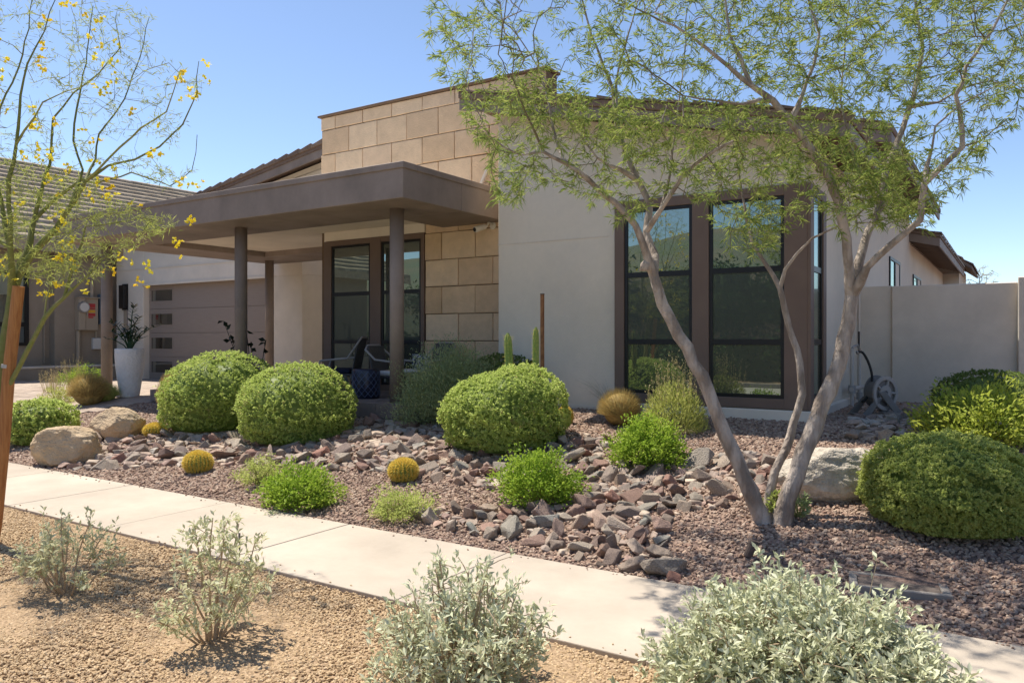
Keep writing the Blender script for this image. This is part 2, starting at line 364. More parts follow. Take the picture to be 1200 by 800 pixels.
# control joints (slim recessed-looking reveals stand as shallow beads)
MB().box(-6.553, 9.692, 3.055, -4.70, 9.701, 3.067).build('reveal', M['fence'], house)
MB().box(-4.66, 9.62, .60, -2.0, 9.7, .775).box(-2.08, 9.7, .60, -2.0, 13.0, .775).build('ledge', M['white'], house, bevel=.008)
MB().box(-6.60, 9.66, .35, -4.66, 9.7, .70).build('plinth', M['fence'], house, bevel=.006)
MB().box(-4.66, 9.655, .35, -2.035, 9.7, .60).box(-2.08, 9.7, .35, -2.035, 13.0, .60).build('plinth', M['stucco'], house, bevel=.006)
def roof_slab(name, x0, x1, zf, y0, y1, parent, th=.10, fas=.17):
    r = MB().prism([(x0, zf(x0) - th), (x1, zf(x1) - th), (x1, zf(x1)), (x0, zf(x0))], y0, y1).build(name, M['tile'], parent, bevel=.01)
    MB().prism([(x0, zf(x0) - th - fas), (x1 - .02, zf(x1) - th - fas), (x1 - .02, zf(x1) - th), (x0, zf(x0) - th)], y0 + .03, y0 + .07).prism(
        [(x1 - .06, zf(x1) - th - fas), (x1 - .02, zf(x1) - th - fas), (x1 - .02, zf(x1) - th), (x1 - .06, zf(x1) - th)], y0 + .07, y1).build('fascia', M['brown'], r, bevel=.006)
    MB().prism([(x0, zf(x0) - th - .05), (x1 - .06, zf(x1) - th - .05), (x1 - .06, zf(x1) - th), (x0, zf(x0) - th)], y0 + .07, y1).build('soffit', M['soffit'], r)
    # rake tiles along the front edge
    x = x0; k = 0
    while x < x1 - .1:
        e = min(x + .33, x1)
        MB().prism([(x, zf(x) + .004), (e, zf(e) + .004), (e, zf(e) + .02), (x, zf(x) + .05)], y0 - .02, y0 + .22).build('rake_tile', M['tile'], r); x = e
    return r
roof_slab('roof', -6.95, -1.5, zr, 9.22, 12.3, house)
zr2 = lambda x: 4.74 + SL * (-1.45 - x)
MB().prism([(-4.2, .35), (-2.083, .35), (-2.083, zr2(-2.08) - .2), (-4.2, zr2(-4.2) - .2)], 13.605, 20.6).build('wall', M['stucco'], house)
MB().prism([(-4.2, 4.1), (-2.083, 4.1), (-2.083, zr2(-2.08) - .2), (-4.2, zr2(-4.2) - .2)], 12.6, 13.6).build('wall', M['stucco'], house)
roof_slab('roof', -4.2, -1.46, zr2, 12.31, 21.1, house)
# low rear wing
zr3 = lambda x: 4.06 + .26 * (-1.4 - x)
MB().box(-7, 20.61, .3, -2.085, 31, 3.95).build('wall', M['stucco'], house)
rw = roof_slab('roof', -6.5, -1.42, zr3, 20.5, 31.2, house, .08, .2)
V, Fq, rn = [], [], []
for c in range(14):
    xa = -1.4 - c * .36; xb = xa - .40
    for k in range(34):
        ya = 20.5 + k * .315; n = len(V); dz = random.uniform(0, .012)
        V += [(xa, ya, zr3(xa) + .055 + dz), (xa, ya + .3, zr3(xa) + .055 + dz), (xb, ya + .3, zr3(xb) + .02 + dz), (xb, ya, zr3(xb) + .02 + dz), (xa, ya, zr3(xa)), (xa, ya + .3, zr3(xa))]
        Fq += [(n, n + 1, n + 2, n + 3), (n + 4, n + 5, n + 1, n)]; rn += [random.random()] * 6
part('tile_field', M['tilestuff'], rw, V, np.array(Fq), rn, kind='stuff')
for k in range(30):
    MB().box(-2.08, 20.75 + k * .35, zr3(-2.08) - .33, -1.47, 20.84 + k * .35, zr3(-1.5) - .19).build('rafter', M['soffit'], rw)
# cross gable at the far end of the wing
gb = MB().prism([(-4.6, .3), (-1.6, .3), (-1.6, 4.2), (-3.1, 5.3), (-4.6, 4.2)], 31.2, 36).build('wall', M['stucco'], house)
for s, (xa, xb) in enumerate(((-3.1, -1.2), (-3.1, -5.0))):
    dz = -1.15 * 1.9 / 1.5
    rf = MB().prism([(xa, 5.42), (xb, 5.42 - 1.4), (xb, 5.54 - 1.4), (xa, 5.54)][:: 1 if s == 0 else -1], 30.8, 36.2).build('roof', M['tile'], house)
    for c in range(6):
        t0, t1 = c / 6, (c + 1.15) / 6
        a = xa + (xb - xa) * t0; b = xa + (xb - xa) * min(t1, 1.03)
        MB().prism([(a, 5.545 - 1.4 * t0), (b, 5.545 - 1.4 * t1 + .04), (b, 5.60 - 1.4 * t1 + .04), (a, 5.57 - 1.4 * t0)][:: 1 if s == 0 else -1], 30.75, 36.2).build('tile_course', M['tile'], rf)

def window_y(parent, x0, x1, z0, z1, y, cols, rails, right_return=None):
    """brown surround standing proud of a wall facing -Y, black bars and a pane in every opening"""
    t = MB()
    xs = [x0] + [c for ab in cols for c in ab] + [x1]
    for i in range(0, len(xs), 2): t.box(xs[i], y - .055, z0, xs[i + 1], y - .002, z1)
    for a, b in cols:
        t.box(a, y - .055, z0, b, y - .002, rails[0]); t.box(a, y - .055, rails[-1], b, y - .002, z1)
    wn = t.build('window', M['trim'], parent, bevel=.004)
    for a, b in cols:
        f = MB(); fw_ = .045
        f.box(a + .002, y - .035, rails[0] + .002, a + fw_, y - .004, rails[-1] - .002).box(b - fw_, y - .035, rails[0] + .002, b - .002, y - .004, rails[-1] - .002)
        for k, zz in enumerate(rails):
            lo, hi = (zz + .002, zz + fw_) if k == 0 else ((zz - fw_, zz - .002) if k == len(rails) - 1 else (zz - .035, zz + .035))
            f.box(a + fw_, y - .034 + (.002 if 0 < k < len(rails) - 1 else 0), lo, b - fw_, y - .004, hi)
        f.build('frame', M['black'], wn)
        for k in range(len(rails) - 1):
            lo = rails[k] + (fw_ if k == 0 else .035); hi = rails[k + 1] - (fw_ if k == len(rails) - 2 else .035)
            MB().box(a + fw_, y - .018, lo, b - fw_, y - .006, hi).build('pane', M[('lglass', 'sglass', 'wglass')[k]], wn)
    return wn
def X_at(u, y): return float(at_y(u, 300, y)[0])
YB = 9.7
w1 = window_y(house, X_at(722, YB), -2.065, .785, 3.51, YB, [(X_at(733, YB), X_at(812.5, YB)), (X_at(832, YB), X_at(920, YB))], [.91, 1.60, 2.50, 3.385])
# side light round the corner, on the face that looks along +X
t = MB(); xw = -2.08; ya, yb, yc, yd = 9.655, 9.84, 10.40, 10.58
t.box(xw + .002, ya, .785, xw + .055, yb, 3.505).box(xw + .002, yc, .785, xw + .055, yd, 3.505).box(xw + .002, yb, .785, xw + .055, yc, .91).box(xw + .002, yb, 3.385, xw + .055, yc, 3.505)
w2 = t.build('window', M['trim'], house, bevel=.004)
f = MB(); f.box(xw + .004, yb + .002, .912, xw + .036, yb + .045, 3.383).box(xw + .004, yc - .045, .912, xw + .036, yc - .002, 3.383)
rl = [.91, 1.60, 2.50, 3.385]
for k, zz in enumerate(rl):
    lo, hi = (zz + .002, zz + .045) if k == 0 else ((zz - .045, zz - .002) if k == 3 else (zz - .035, zz + .035))
    f.box(xw + .004, yb + .045, lo, xw + .034, yc - .045, hi)
f.build('frame', M['black'], w2)
for k in range(3): MB().box(xw + .006, yb + .045, rl[k] + .04, xw + .018, yc - .045, rl[k + 1] - .04).build('pane', M[('lglass', 'sglass', 'wglass')[k]], w2)
for (y0, y1, z0, z1) in ((17.0, 18.6, 2.2, 3.28), (21.3, 23.1, 2.2, 3.22)):
    x = -2.083
    wn = MB().box(x + .001, y0, z0, x + .03, y0 + .06, z1).box(x + .001, y1 - .06, z0, x + .03, y1, z1).box(x + .001, y0 + .06, z0, x + .03, y1 - .06, z0 + .06).box(x + .001, y0 + .06, z1 - .06, x + .03, y1 - .06, z1).box(x + .001, (y0 + y1) / 2 - .03, z0 + .06, x + .03, (y0 + y1) / 2 + .03, z1 - .06).build('window', M['black'], house)
    MB().box(x + .001, y0 + .06, z0 + .06, x + .012, (y0 + y1) / 2 - .03, z1 - .06).build('pane', M['wglass'], wn)
    MB().box(x + .001, (y0 + y1) / 2 + .03, z0 + .06, x + .012, y1 - .06, z1 - .06).build('blind', M['white'], wn)

# stone faced block
SY = 10.53
sw = MB().box(-11.25, SY + .03, .35, -6.2, 10.88, 5.88).build('stone_wall', M['mortar'], house)
MB().box(-11.30, SY - .05, 5.9, -6.15, 10.92, 5.94).build('coping', M['soffit'], sw, bevel=.006)
def stone(x0, x1, z0, z1):
    j = .007; c = .012; y0 = SY - random.uniform(0, .012); y1 = SY + .03
    q = lambda: random.uniform(-.003, .003)
    a = [(x0 + j + q(), z0 + j + q()), (x1 - j + q(), z0 + j + q()), (x1 - j + q(), z1 - j + q()), (x0 + j + q(), z1 - j + q())]
    cx, cz = (x0 + x1) / 2, (z0 + z1) / 2
    ins = [(p[0] + (c if p[0] < cx else -c), p[1] + (c if p[1] < cz else -c)) for p in a]
    m = MB(); m.add([(p[0], y1, p[1]) for p in a] + [(p[0], y0 + .008, p[1]) for p in a] + [(p[0], y0, p[1]) for p in ins],
                    [(8, 9, 10, 11)] + [(4 + i, 4 + (i + 1) % 4, 8 + (i + 1) % 4, 8 + i) for i in range(4)] + [(i, (i + 1) % 4, 4 + (i + 1) % 4, 4 + i) for i in range(4)])
    m.build('stone_block', M['block'], sw)
WX0, WX1 = -11.15, -8.66
for (zs, base) in (([3.773, 4.241, 4.709, 5.177, 5.648, 5.898], -10.51), ([.66, 1.13, 1.60, 2.067, 2.54, 3.005, 3.473, 3.77], -7.575)):
    for r in range(len(zs) - 1):
        low = base < -8.5
        odd = (r % 2 == (len(zs)) % 2) if low else (r % 2 == 0)
        off = base + (.36 if odd else 0)
        x = off - math.ceil((off + 11.25) / .715) * .715
        while x < -6.2:
            a, b = max(x, -11.25), min(x + .715, -6.2); x += .715
            if b - a < .03: continue
            if not low:
                if a < WX1 < b: a = WX1
                if b <= WX1: continue
                if b - a < .05: continue
            stone(a, b, zs[r], zs[r + 1])
u2 = lambda u: X_at(u, SY)
window_y(house, WX0, WX1, .70, 3.50, SY + .028, [(u2(389), u2(434.5)), (u2(447), u2(494))], [.80, 1.58, 2.48, 3.40])

MB().box(WX0, SY - .012, 3.502, WX1, SY + .05, 3.76).build('lintel', M['cream'], house, bevel=.004)
# canopy: a ring of wide beams round a pale ceiling, on round posts
CX0, CX1, CY0, CY1, CZ0, CZ1 = -16.05, -6.93, 7.96, 13.35, 3.55, 4.04
c = MB()
ring = 1.32
c.box(CX0, CY0, CZ0, CX1, CY0 + ring, CZ1 - .06)
c.box(CX1 - ring, CY0 + ring, CZ0, CX1, SY - .02, CZ1 - .06)
c.box(CX0, CY0 + ring, CZ0, CX0 + ring, CY1, CZ1 - .06)
c.box(CX0 + ring, CY1 - ring, CZ0, -11.28, CY1, CZ1 - .06)
can = c.build('canopy', M['brown'], house, bevel=.008)
MB().box(CX0 - .025, CY0 - .025, CZ1 - .085, CX1 + .025, CY0 + .3, CZ1).box(CX1 - .3, CY0 + .3, CZ1 - .085, CX1 + .025, SY - .02, CZ1).box(CX0 - .025, CY0 + .3, CZ1 - .085, CX0 + .3, CY1, CZ1).build('flashing', M['brown'], can, bevel=.005)
MB().box(CX0 + .3, CY0 + .3, CZ1 - .06, CX1 - .3, SY - .02, CZ1 - .03).build('roof_deck', M['deck'], can)
MB().box(CX0 + ring, CY0 + ring, CZ0 + .12, CX1 - ring, SY - .02, CZ0 + .2).box(CX0 + ring, SY - .02, CZ0 + .12, -11.28, CY1 - ring, CZ0 + .2).build('ceiling', M['cream'], can)
def post(x, y, zb):
    p = MB().lathe([(.105, zb), (.105, CZ0 - .001)], (x, y, 0), 20).build('post', M['brown'], can, smooth=False)
    for pl in p.data.polygons: pl.use_smooth = len(pl.vertices) == 4
    MB().box(x - .26, y - .26, zb - .35, x + .26, y + .26, zb).build('pedestal', M['brown'], p, bevel=.01)
post(-7.63, 8.63, .70); post(-11.18, 8.63, .70); post(-15.37, 8.63, .58); post(-15.37, 12.7, .55)

# garage
GY = 13.5
MB().box(-23.5, GY, .2, -22.05, 18, 4.6).build('wall', M['white'], house, bevel=.01)
MB().box(-22.05, GY, 3.26, -15.1, 18, 4.6).build('wall', M['white'], house, bevel=.01)
MB().box(-16.42, GY + .002, .2, -15.1, 18, 3.259).build('wall', M['cream'], house, bevel=.01)
MB().box(-22.1, GY - .03, 3.22, -16.4, GY - .002, 3.29).build('lintel_trim', M['cream'], house, bevel=.005)
MB().box(-23.5, GY - .022, 3.72, -15.1, GY - .002, 3.75).build('reveal', M['cream'], house)
zr4 = lambda x: 6.27 - .16 * (-14 - x)
MB().prism([(-23.5, 4.6), (-11.25, 4.6), (-11.25, 6.3), (-14, zr4(-14) - .2), (-23.5, zr4(-23.5) - .2)], GY + .001, 17).build('wall', M['cream'], house)
MB().box(-15.1, 15.5, .3, -11.25, 15.7, 4.6).build('wall', M['cream'], house)
r4 = MB().prism([(-24.1, zr4(-24.1) - .1), (-11.3, zr4(-11.3) - .1), (-11.3, zr4(-11.3)), (-24.1, zr4(-24.1))], 13.0, 17.2).build('roof', M['tile'], house)
MB().prism([(-24.1, zr4(-24.1) - .3), (-11.3, zr4(-11.3) - .3), (-11.3, zr4(-11.3) - .1), (-24.1, zr4(-24.1) - .1)], 13.03, 13.08).build('fascia', M['brown'], r4)
x = -24.1
while x < -11.6:
    e = x + .43
    MB().prism([(x, zr4(x) - .02), (e, zr4(e) - .02), (e, zr4(e) + .11), (x, zr4(x) + .055)], 12.96, 13.25).build('rake_tile', M['tile'], r4, bevel=.01); x = e
door = MB().box(-22.05, GY + .22, .36, -16.42, GY + .28, 3.26).build('garage_door', M['garage'], house)
for k in range(4):
    z0 = .38 + k * .715; z1 = z0 + .705
    x0, x1 = -22.03, -16.44; wx0, wx1 = X_at(177, GY + .2), X_at(203.5, GY + .2)
    wz0, wz1 = z0 + .2, z0 + .60
    p = MB(); yf, yk = GY + .185, GY + .219
    p.box(x0, yf, z0, wx0, yk, z1).box(wx1, yf, z0, x1, yk, z1).box(wx0, yf, z0, wx1, yk, wz0).box(wx0, yf, wz1, wx1, yk, z1)
    pn = p.build('door_panel', M['garage'], door)
    MB().box(wx0 + .03, yf + .018, wz0 + .03, wx1 - .03, yk - .002, wz1 - .03).build('pane', M['gglass'], door)
    MB().box(wx0, yf - .01, wz0, wx0 + .035, yf + .02, wz1).box(wx1 - .035, yf - .01, wz0, wx1, yf + .02, wz1).box(wx0 + .035, yf - .01, wz0, wx1 - .035, yf + .02, wz0 + .035).box(wx0 + .035, yf - .01, wz1 - .035, wx1 - .035, yf + .02, wz1).build('window_trim', M['garage'], door)
# house-mounted fittings
p = at_y(147, 348, GY)
sc = thing('wall_lamp', 'dark rectangular wall lamp beside the garage door', 'wall lamp', p)
MB().box(p[0] - .16, GY - .02, p[2] - .40, p[0] + .16, GY - .001, p[2] + .40).build('back_plate', M['lamp'], sc, bevel=.005)
MB().box(p[0] - .14, GY - .14, p[2] - .36, p[0] + .14, GY - .03, p[2] + .36).build('shade', M['lamp'], sc, bevel=.01)
MB().box(p[0] - .03, GY - .03, p[2] - .2, p[0] + .03, GY - .02, p[2] + .2).build('bracket', M['lamp'], sc)
p = at_y(148, 376, GY)
hp = thing('house_plaque', 'narrow upright grey plaque below the wall lamp', 'plaque', p)
MB().box(p[0] - .10, GY - .03, p[2] - .42, p[0] + .10, GY - .001, p[2] + .33).build('plate', M['plate'], hp, bevel=.004)
MB().box(p[0] - .08, GY - .036, p[2] - .40, p[0] + .08, GY - .031, p[2] + .31).build('inset', M['meter'], hp)
p = at_y(577, 265, SY)
sc = thing('security_camera', 'small white security camera under the canopy corner at the stone wall', 'camera', p)
q = p.copy(); q[1] = SY - .22
MB().tube([(p[0] + .02, SY - .0, 3.52), (p[0] + .02, SY - .14, 3.54), (p[0] + .02, SY - .2, 3.46)], .018, 8).build('bracket', M['camw'], sc)
MB().tube([(p[0] + .02, SY + .0, 3.50), (p[0] + .02, SY - .02, 3.50)], .06, 14).build('mount', M['camw'], sc)
MB().tube([(p[0] - .01, SY - .19, 3.47), (p[0] - .07, SY - .40, 3.40)], [.046, .05], 14).build('body', M['camw'], sc, bevel=.008)
MB().tube([(p[0] - .0705, SY - .402, 3.3995), (p[0] - .073, SY - .41, 3.397)], [.034, .034], 14).build('lens', M['black'], sc)
# canopy brace seen by the white wall
p = at_y(571, 212, SY)
br = MB().tube([(p[0] - .12, SY - .12, 4.05), (p[0] + .04, SY - .04, 4.45)], .03, 8).build('brace', M['white'], can)

# patio floor and driveway paving
pat = MB().box(-13.35, 8.33, .3, -6.95, 15.6, .675).build('patio', M['oldconc'], None, kind='structure')
y = 8.30; k = 0
while y < 10.5:
    x = -13.35 - (.2 if k % 2 else 0)
    while x < -6.6:
        a, b = max(x, -13.35), min(x + .4, -6.93)
        if b - a > .05: MB().box(a + .003, y + .003, .5 if k == 0 else .66, b - .003, y + .197, .70 + random.uniform(-.002, .002)).build('paver', M['patio'], pat)
        x += .4
    y += .2; k += 1
drv = MB().hexa([(-22.6, 5.0, -.2), (-13.6, 5.0, -.2), (-12.95, 8.3, .2), (-22.6, 8.3, .2), (-22.6, 5, -.035), (-13.75, 5, -.035), (-13.1, 8.45, .475), (-22.6, 8.45, .475)]).box(-22.6, 8.46, .1, -13.36, 13.72, .33).build('driveway', M['tansoil'], None, kind='structure')
cells = []
y = 6.4; k = 0
while y < 13.6:
    x = -22.5 - (.25 if k % 2 else 0)
    while x < -12.6:
        xm = x + .25; lim = -13.95 + (y - 6.4) * .30 if y < 8.4 else -13.36
        if xm < lim: cells.append((x, y))
        x += .5
    y += .25; k += 1
cells.sort(key=lambda c: math.hypot(c[0], c[1]))
rest = MB()
pm = MB().box(0.004, .004, -.05, .496, .246, .012); pme = None
for i, (x, y) in enumerate(cells):
    z = float(gz(-14.5, y + .125)); sl_ = math.atan2(float(gz(-14.5, y + .25)) - float(gz(-14.5, y)), .25)
    if i < 290:
        if pme is None:
            o = pm.build('paver', M['paver'], drv, bevel=.005); pme = o.data
        else:
            o = link('paver', pme, None, drv); mm = o.modifiers.new('bevel', 'BEVEL'); mm.width = .005; mm.segments = 1
        o.location = (x, y, z + .004 + random.uniform(-.002, .002)); o.rotation_euler.x = sl_
    else:
        rest.box(x + .004, y + .004, z - .05, x + .496, y + .246, z + .015 + random.uniform(-.002, .002))
if rest.v: rest.build('paver_field', M['paver'], drv, kind='stuff')

# ================================================================== NEIGHBOUR'S HOUSE
NX = -23.9
nb = thing('neighbour_house', "neighbour's taupe house with pale tiled roof beyond the driveway", 'house', (NX, 10, .4))
MB().box(-34, -4, .1, NX, 24, 4.35).build('wall', M['pads'], nb)
MB().box(NX + .002, at_x(64, 380, NX + .3)[1], .1, NX + .3, 13.2, 4.3).build('wall', M['pads'], nb, bevel=.01)
MB().box(NX + .002, -4, .1, NX + .36, 13.25, .86).build('plinth', M['pads'], nb, bevel=.01)
EX, EZ, RX, RZ = NX + .75, 4.42, -30.2, 8.05
nr = MB().prism([(RX, RZ - .2), (EX, EZ - .2), (EX, EZ), (RX, RZ)], -6, 23).build('roof', M['tile'], nb)
MB().box(EX - .03, -6, EZ - .30, EX + .03, 23, EZ - .01).build('eave_board', M['tilestuff'], nr)
MB().prism([(RX, RZ - .2), (RX, RZ), (2 * RX - EX, EZ), (2 * RX - EX, EZ - .2)], -6, 23).build('roof', M['tile'], nb)
V, Fq, rn = [], [], []
nc = 17
for c_ in range(nc):
    t0, t1 = c_ / nc, (c_ + 1.06) / nc
    xa, za = EX + (RX - EX) * t0, EZ + (RZ - EZ) * t0; xb, zb = EX + (RX - EX) * t1, EZ + (RZ - EZ) * t1
    for k in range(84):
        y0 = -6 + k * .345; n = len(V); dz = random.uniform(0, .012)
        V += [(xa + .02, y0, za + .10 + dz), (xa + .02, y0 + .335, za + .10 + dz), (xb, y0 + .335, zb + .02), (xb, y0, zb + .02), (xa + .02, y0, za), (xa + .02, y0 + .335, za)]
        Fq += [(n, n + 1, n + 2, n + 3), (n + 4, n + 5, n + 1, n)]; rn += [random.random()] * 6
part('tile_field', M['tilestuff'], nr, V, np.array(Fq), rn, kind='stuff')
ya, yb = float(at_x(-24, 360, NX)[1]), float(at_x(33, 360, NX)[1])
z = lambda v: float(at_x(20, v, NX)[2])
zt, zm, zb = z(318), z(380), z(405)
wn = MB().box(NX + .002, ya, zb, NX + .05, ya + .1, zt).box(NX + .002, yb - .12, zb, NX + .05, yb, zt).box(NX + .002, ya + .1, zb, NX + .05, yb - .12, zb + .09).box(NX + .002, ya + .1, zt - .09, NX + .05, yb - .12, zt).box(NX + .002, ya + .1, zm - .06, NX + .05, yb - .12, zm + .06).build('window', M['black'], nb)
MB().box(NX + .002, ya + .1, zm + .06, NX + .015, yb - .12, zt - .09).build('pane', M['wglass'], wn)
MB().box(NX + .002, ya + .1, zb + .09, NX + .015, yb - .12, zm - .06).build('blind', M['screen'], wn)
for u in (51, 61, 63.5):
    a = at_x(u, 380, NX)
    MB().tube([(NX + .05, a[1], .9), (NX + .05, a[1], 2.2 if u < 55 else 4.2)], .03, 6).build('conduit', M['pads'], nb)
# planter wall at its foot
PX = -22.75
pw = thing('planter_wall', "low taupe masonry wall at the foot of the neighbour's house", 'wall', (PX, 8, .3))
MB().box(PX - .2, -2, .05, PX, 13.3, .80).build('wall_body', M['pads'], pw, bevel=.01)
MB().box(PX - .22, -2, .80, PX + .02, 13.3, .86).build('wall_cap', M['fence'], pw, bevel=.01)
# electric meter and its neighbours, fixed to the wall facing +X
mx = NX + .3
def wallbox(u0, v0, u1, v1): 
    a, b = at_x(u0, v0, mx), at_x(u1, v1, mx); return a[1], b[1], b[2], a[2]
y0, y1, z0, z1 = wallbox(87.5, 349, 111, 387)
mt = thing('electric_meter_box', 'taupe electric meter cabinet with round dial and red and yellow warning stickers', 'meter box', (mx, (y0 + y1) / 2, z0))
ym = y0 + (y1 - y0) * .36
MB().box(mx + .001, y0, z0, mx + .24, ym - .012, z1).build('meter_compartment', M['meter'], mt, bevel=.012)
MB().box(mx + .001, ym, z0, mx + .20, y1, z1).build('breaker_door', M['meter'], mt, bevel=.012)
MB().box(mx + .2, ym + .02, z0 + (z1 - z0) * .45, mx + .225, ym + .06, z0 + (z1 - z0) * .55).build('latch', M['metal'], mt)
MB().box(mx + .001, y0 - .02, z1, mx + .28, y1 + .02, z1 + .03).build('rain_hood', M['meter'], mt, bevel=.006)
yc, zc = y0 + (ym - y0) * .55, z1 - (z1 - z0) * .29
dl = MB().tube([(mx + .24, yc, zc), (mx + .33, yc, zc)], [.17, .16], 20).build('dial_cover', M['metal'], mt, smooth=False)
MB().tube([(mx + .331, yc, zc), (mx + .337, yc, zc)], [.13, .13], 20).build('dial_face', M['paper'], dl)
for k, (a, b, mm) in enumerate(((.17, .29, 'red'), (.305, .35, 'red'), (.37, .45, 'yellow'), (.47, .56, 'red'), (.575, .62, 'red'))):
    MB().box(mx + .2005, ym + (y1 - ym) * .22, z1 - (z1 - z0) * b, mx + .206, ym + (y1 - ym) * (.76 if k != 4 else .6), z1 - (z1 - z0) * a).build('sticker', M[mm], mt)
for u, v0, v1 in ((106, 330, 348.6), (90, 387.4, 428)):
    a, b = at_x(u, v0, mx), at_x(u, v1, mx)
    MB().tube([(mx + .08, a[1], a[2]), (mx + .08, b[1], b[2])], .055, 8).build('conduit', M['meter'], mt)
y0, y1, z0, z1 = wallbox(114, 345, 118.5, 380)
ub = thing('utility_cabinet', 'tall narrow blue-grey utility cabinet next to the electric meter', 'utility box', (mx, y0, z0))
MB().box(mx + .001, y0, z0, mx + .16, y1 + .25, z1).build('cabinet', mat('blue_grey_enclosure', (.12, .16, .2), .5), ub, bevel=.01)
MB().box(mx + .161, y0 + .04, z0 + .05, mx + .175, y1 + .2, z1 - .05).build('door', M['meter'], ub)
y0, y1, z0, z1 = wallbox(107, 396, 116, 409)
ub = thing('junction_box', 'small white junction box low on the wall below the electric meter', 'utility box', (mx, y0, z0))
MB().box(mx + .001, y0, z0, mx + .12, y1, z1).build('cover', M['paper'], ub, bevel=.01)
MB().tube([(mx + .05, (y0 + y1) / 2, z1), (mx + .05, (y0 + y1) / 2, z1 + .2)], .025, 6).build('conduit', M['meter'], ub)

# ================================================================== GARDEN WALL ON THE RIGHT
FY = 13.2
fe = thing('garden_wall', 'tall taupe stucco garden wall joining the house side', 'wall', (0, FY, .6))
x1 = X_at(1045, FY)
MB().box(-2.03, FY + .05, .3, x1 - .002, FY + .22, 2.46).build('wall_panel', M['fence'], fe, bevel=.008)
xp = X_at(1193, FY)
MB().box(x1, FY, .3, xp - .002, FY + .2, 2.45).build('wall_panel', M['fence'], fe, bevel=.01)
MB().box(xp, FY - .1, .3, xp + .42, FY + .3, 2.52).build('pilaster', M['fence'], fe, bevel=.012)
MB().box(xp + .422, FY, .3, xp + 8, FY + .2, 2.45).build('wall_panel', M['fence'], fe, bevel=.01)

# ================================================================== ACROSS THE STREET (reflections only)
ops = thing('house_across_street', 'tan tile roofed house across the street mirrored in the window glass', 'house', (-14, -30, 0))
MB().box(-34, -40, -.05, -4, -28, 3.6).build('wall', M['oppwall'], ops)
MB().prism([(-27, 3.5), (-27.0, 3.62), (-34, 6.3), (-41, 3.62), (-41, 3.5)], -35, -3, axis=0).build('roof', M['tile'], ops)
for x in (-28, -20, -11):
    wn = MB().box(x, -27.99, 1.0, x + 1.8, -27.95, 2.6).build('window', M['black'], ops)
    MB().box(x + .08, -27.95, 1.08, x + 1.72, -27.93, 2.52).build('pane', M['wglass'], wn)

# ================================================================== STONES AND GRAVEL
def in_poly(px, py, poly):
    inside = np.zeros(len(px), bool); n = len(poly)
    for i in range(n):
        x0, y0 = poly[i]; x1, y1 = poly[(i + 1) % n]
        c = ((y0 > py) != (y1 > py)) & (px < (x1 - x0) * (py - y0) / (y1 - y0 + 1e-12) + x0)
        inside ^= c
    return inside
def gp(poly): return [tuple(ground(u, v)[:2]) for u, v in poly]
def hull_rock(seed, flat, n=15):
    r = random.Random(seed); bm = bmesh.new()
    for _ in range(n):
        v = Vector((r.gauss(0, 1), r.gauss(0, 1), r.gauss(0, 1))).normalized()
        v = Vector((max(-.72, min(.72, v.x)), max(-.8, min(.8, v.y)), max(-.62, min(.62, v.z))))
        bm.verts.new((v.x, v.y * r.uniform(.7, 1), v.z * flat))
    res = bmesh.ops.convex_hull(bm, input=bm.verts)
    bmesh.ops.delete(bm, geom=[g for g in res['geom_interior'] if isinstance(g, bmesh.types.BMVert)], context='VERTS')
    bmesh.ops.dissolve_limit(bm, angle_limit=R(16), verts=bm.verts, edges=bm.edges)
    bmesh.ops.bevel(bm, geom=bm.edges[:], offset=.06, segments=1, affect='EDGES', clamp_overlap=True)
    bmesh.ops.triangulate(bm, faces=bm.faces[:]); bmesh.ops.subdivide_edges(bm, edges=[e for e in bm.edges if e.calc_length() > .3], cuts=1)
    for v in bm.verts:
        q = v.co * 2.3 + Vector((seed, 0, 0)); v.co += v.co.normalized() * (.07 * noise.noise(q) + .035 * noise.noise(q * 2.7))
    me = bpy.data.meshes.new('stone'); bm.to_mesh(me); bm.free()
    me.materials.append(M['rock']); return me
ROCKS = [hull_rock(100 + i, [.6, .75, .9][i % 3], 11 + i % 5) for i in range(16)]
beds = [gp([(60, 549), (100, 520), (180, 512), (280, 508), (395, 514), (440, 493), (530, 505), (600, 528), (690, 512), (800, 538), (880, 532), (925, 548), (880, 585), (860, 592), (800, 604), (775, 625), (800, 686), (720, 668), (600, 636), (470, 611), (520, 598), (600, 600), (655, 582), (560, 572), (470, 556), (400, 552), (300, 545), (180, 548), (110, 553)]),
        gp([(990, 515), (1010, 490), (1060, 478), (1105, 478), (1110, 500), (1060, 520)])]
bed = thing('dry_creek_bed', None, None); bed['kind'] = 'structure'
cands = []
for bi, poly in enumerate(beds):
    P = np.array(poly); lo, hi = P.min(0), P.max(0)
    acc = []
    for rad, tries in (((.14, 40), (.11, 420), (.082, 3000), (.055, 9000)) if bi == 0 else ((.09, 300), (.07, 900), (.05, 1500))):
        for _ in range(tries):
            x, y = random.uniform(lo[0], hi[0]), random.uniform(lo[1], hi[1])
            if y < 5.0 + rad * .9: continue
            if not in_poly(np.array([x]), np.array([y]), poly)[0]: continue
            rr = rad * random.uniform(.8, 1.2)
            if all((x - a) ** 2 + (y - b) ** 2 > ((rr + c) * .66) ** 2 for a, b, c in acc): acc.append((x, y, rr))
    cands += acc
cands.sort(key=lambda c: -c[2] / math.hypot(c[0], c[1]))
restV, restF = [], []
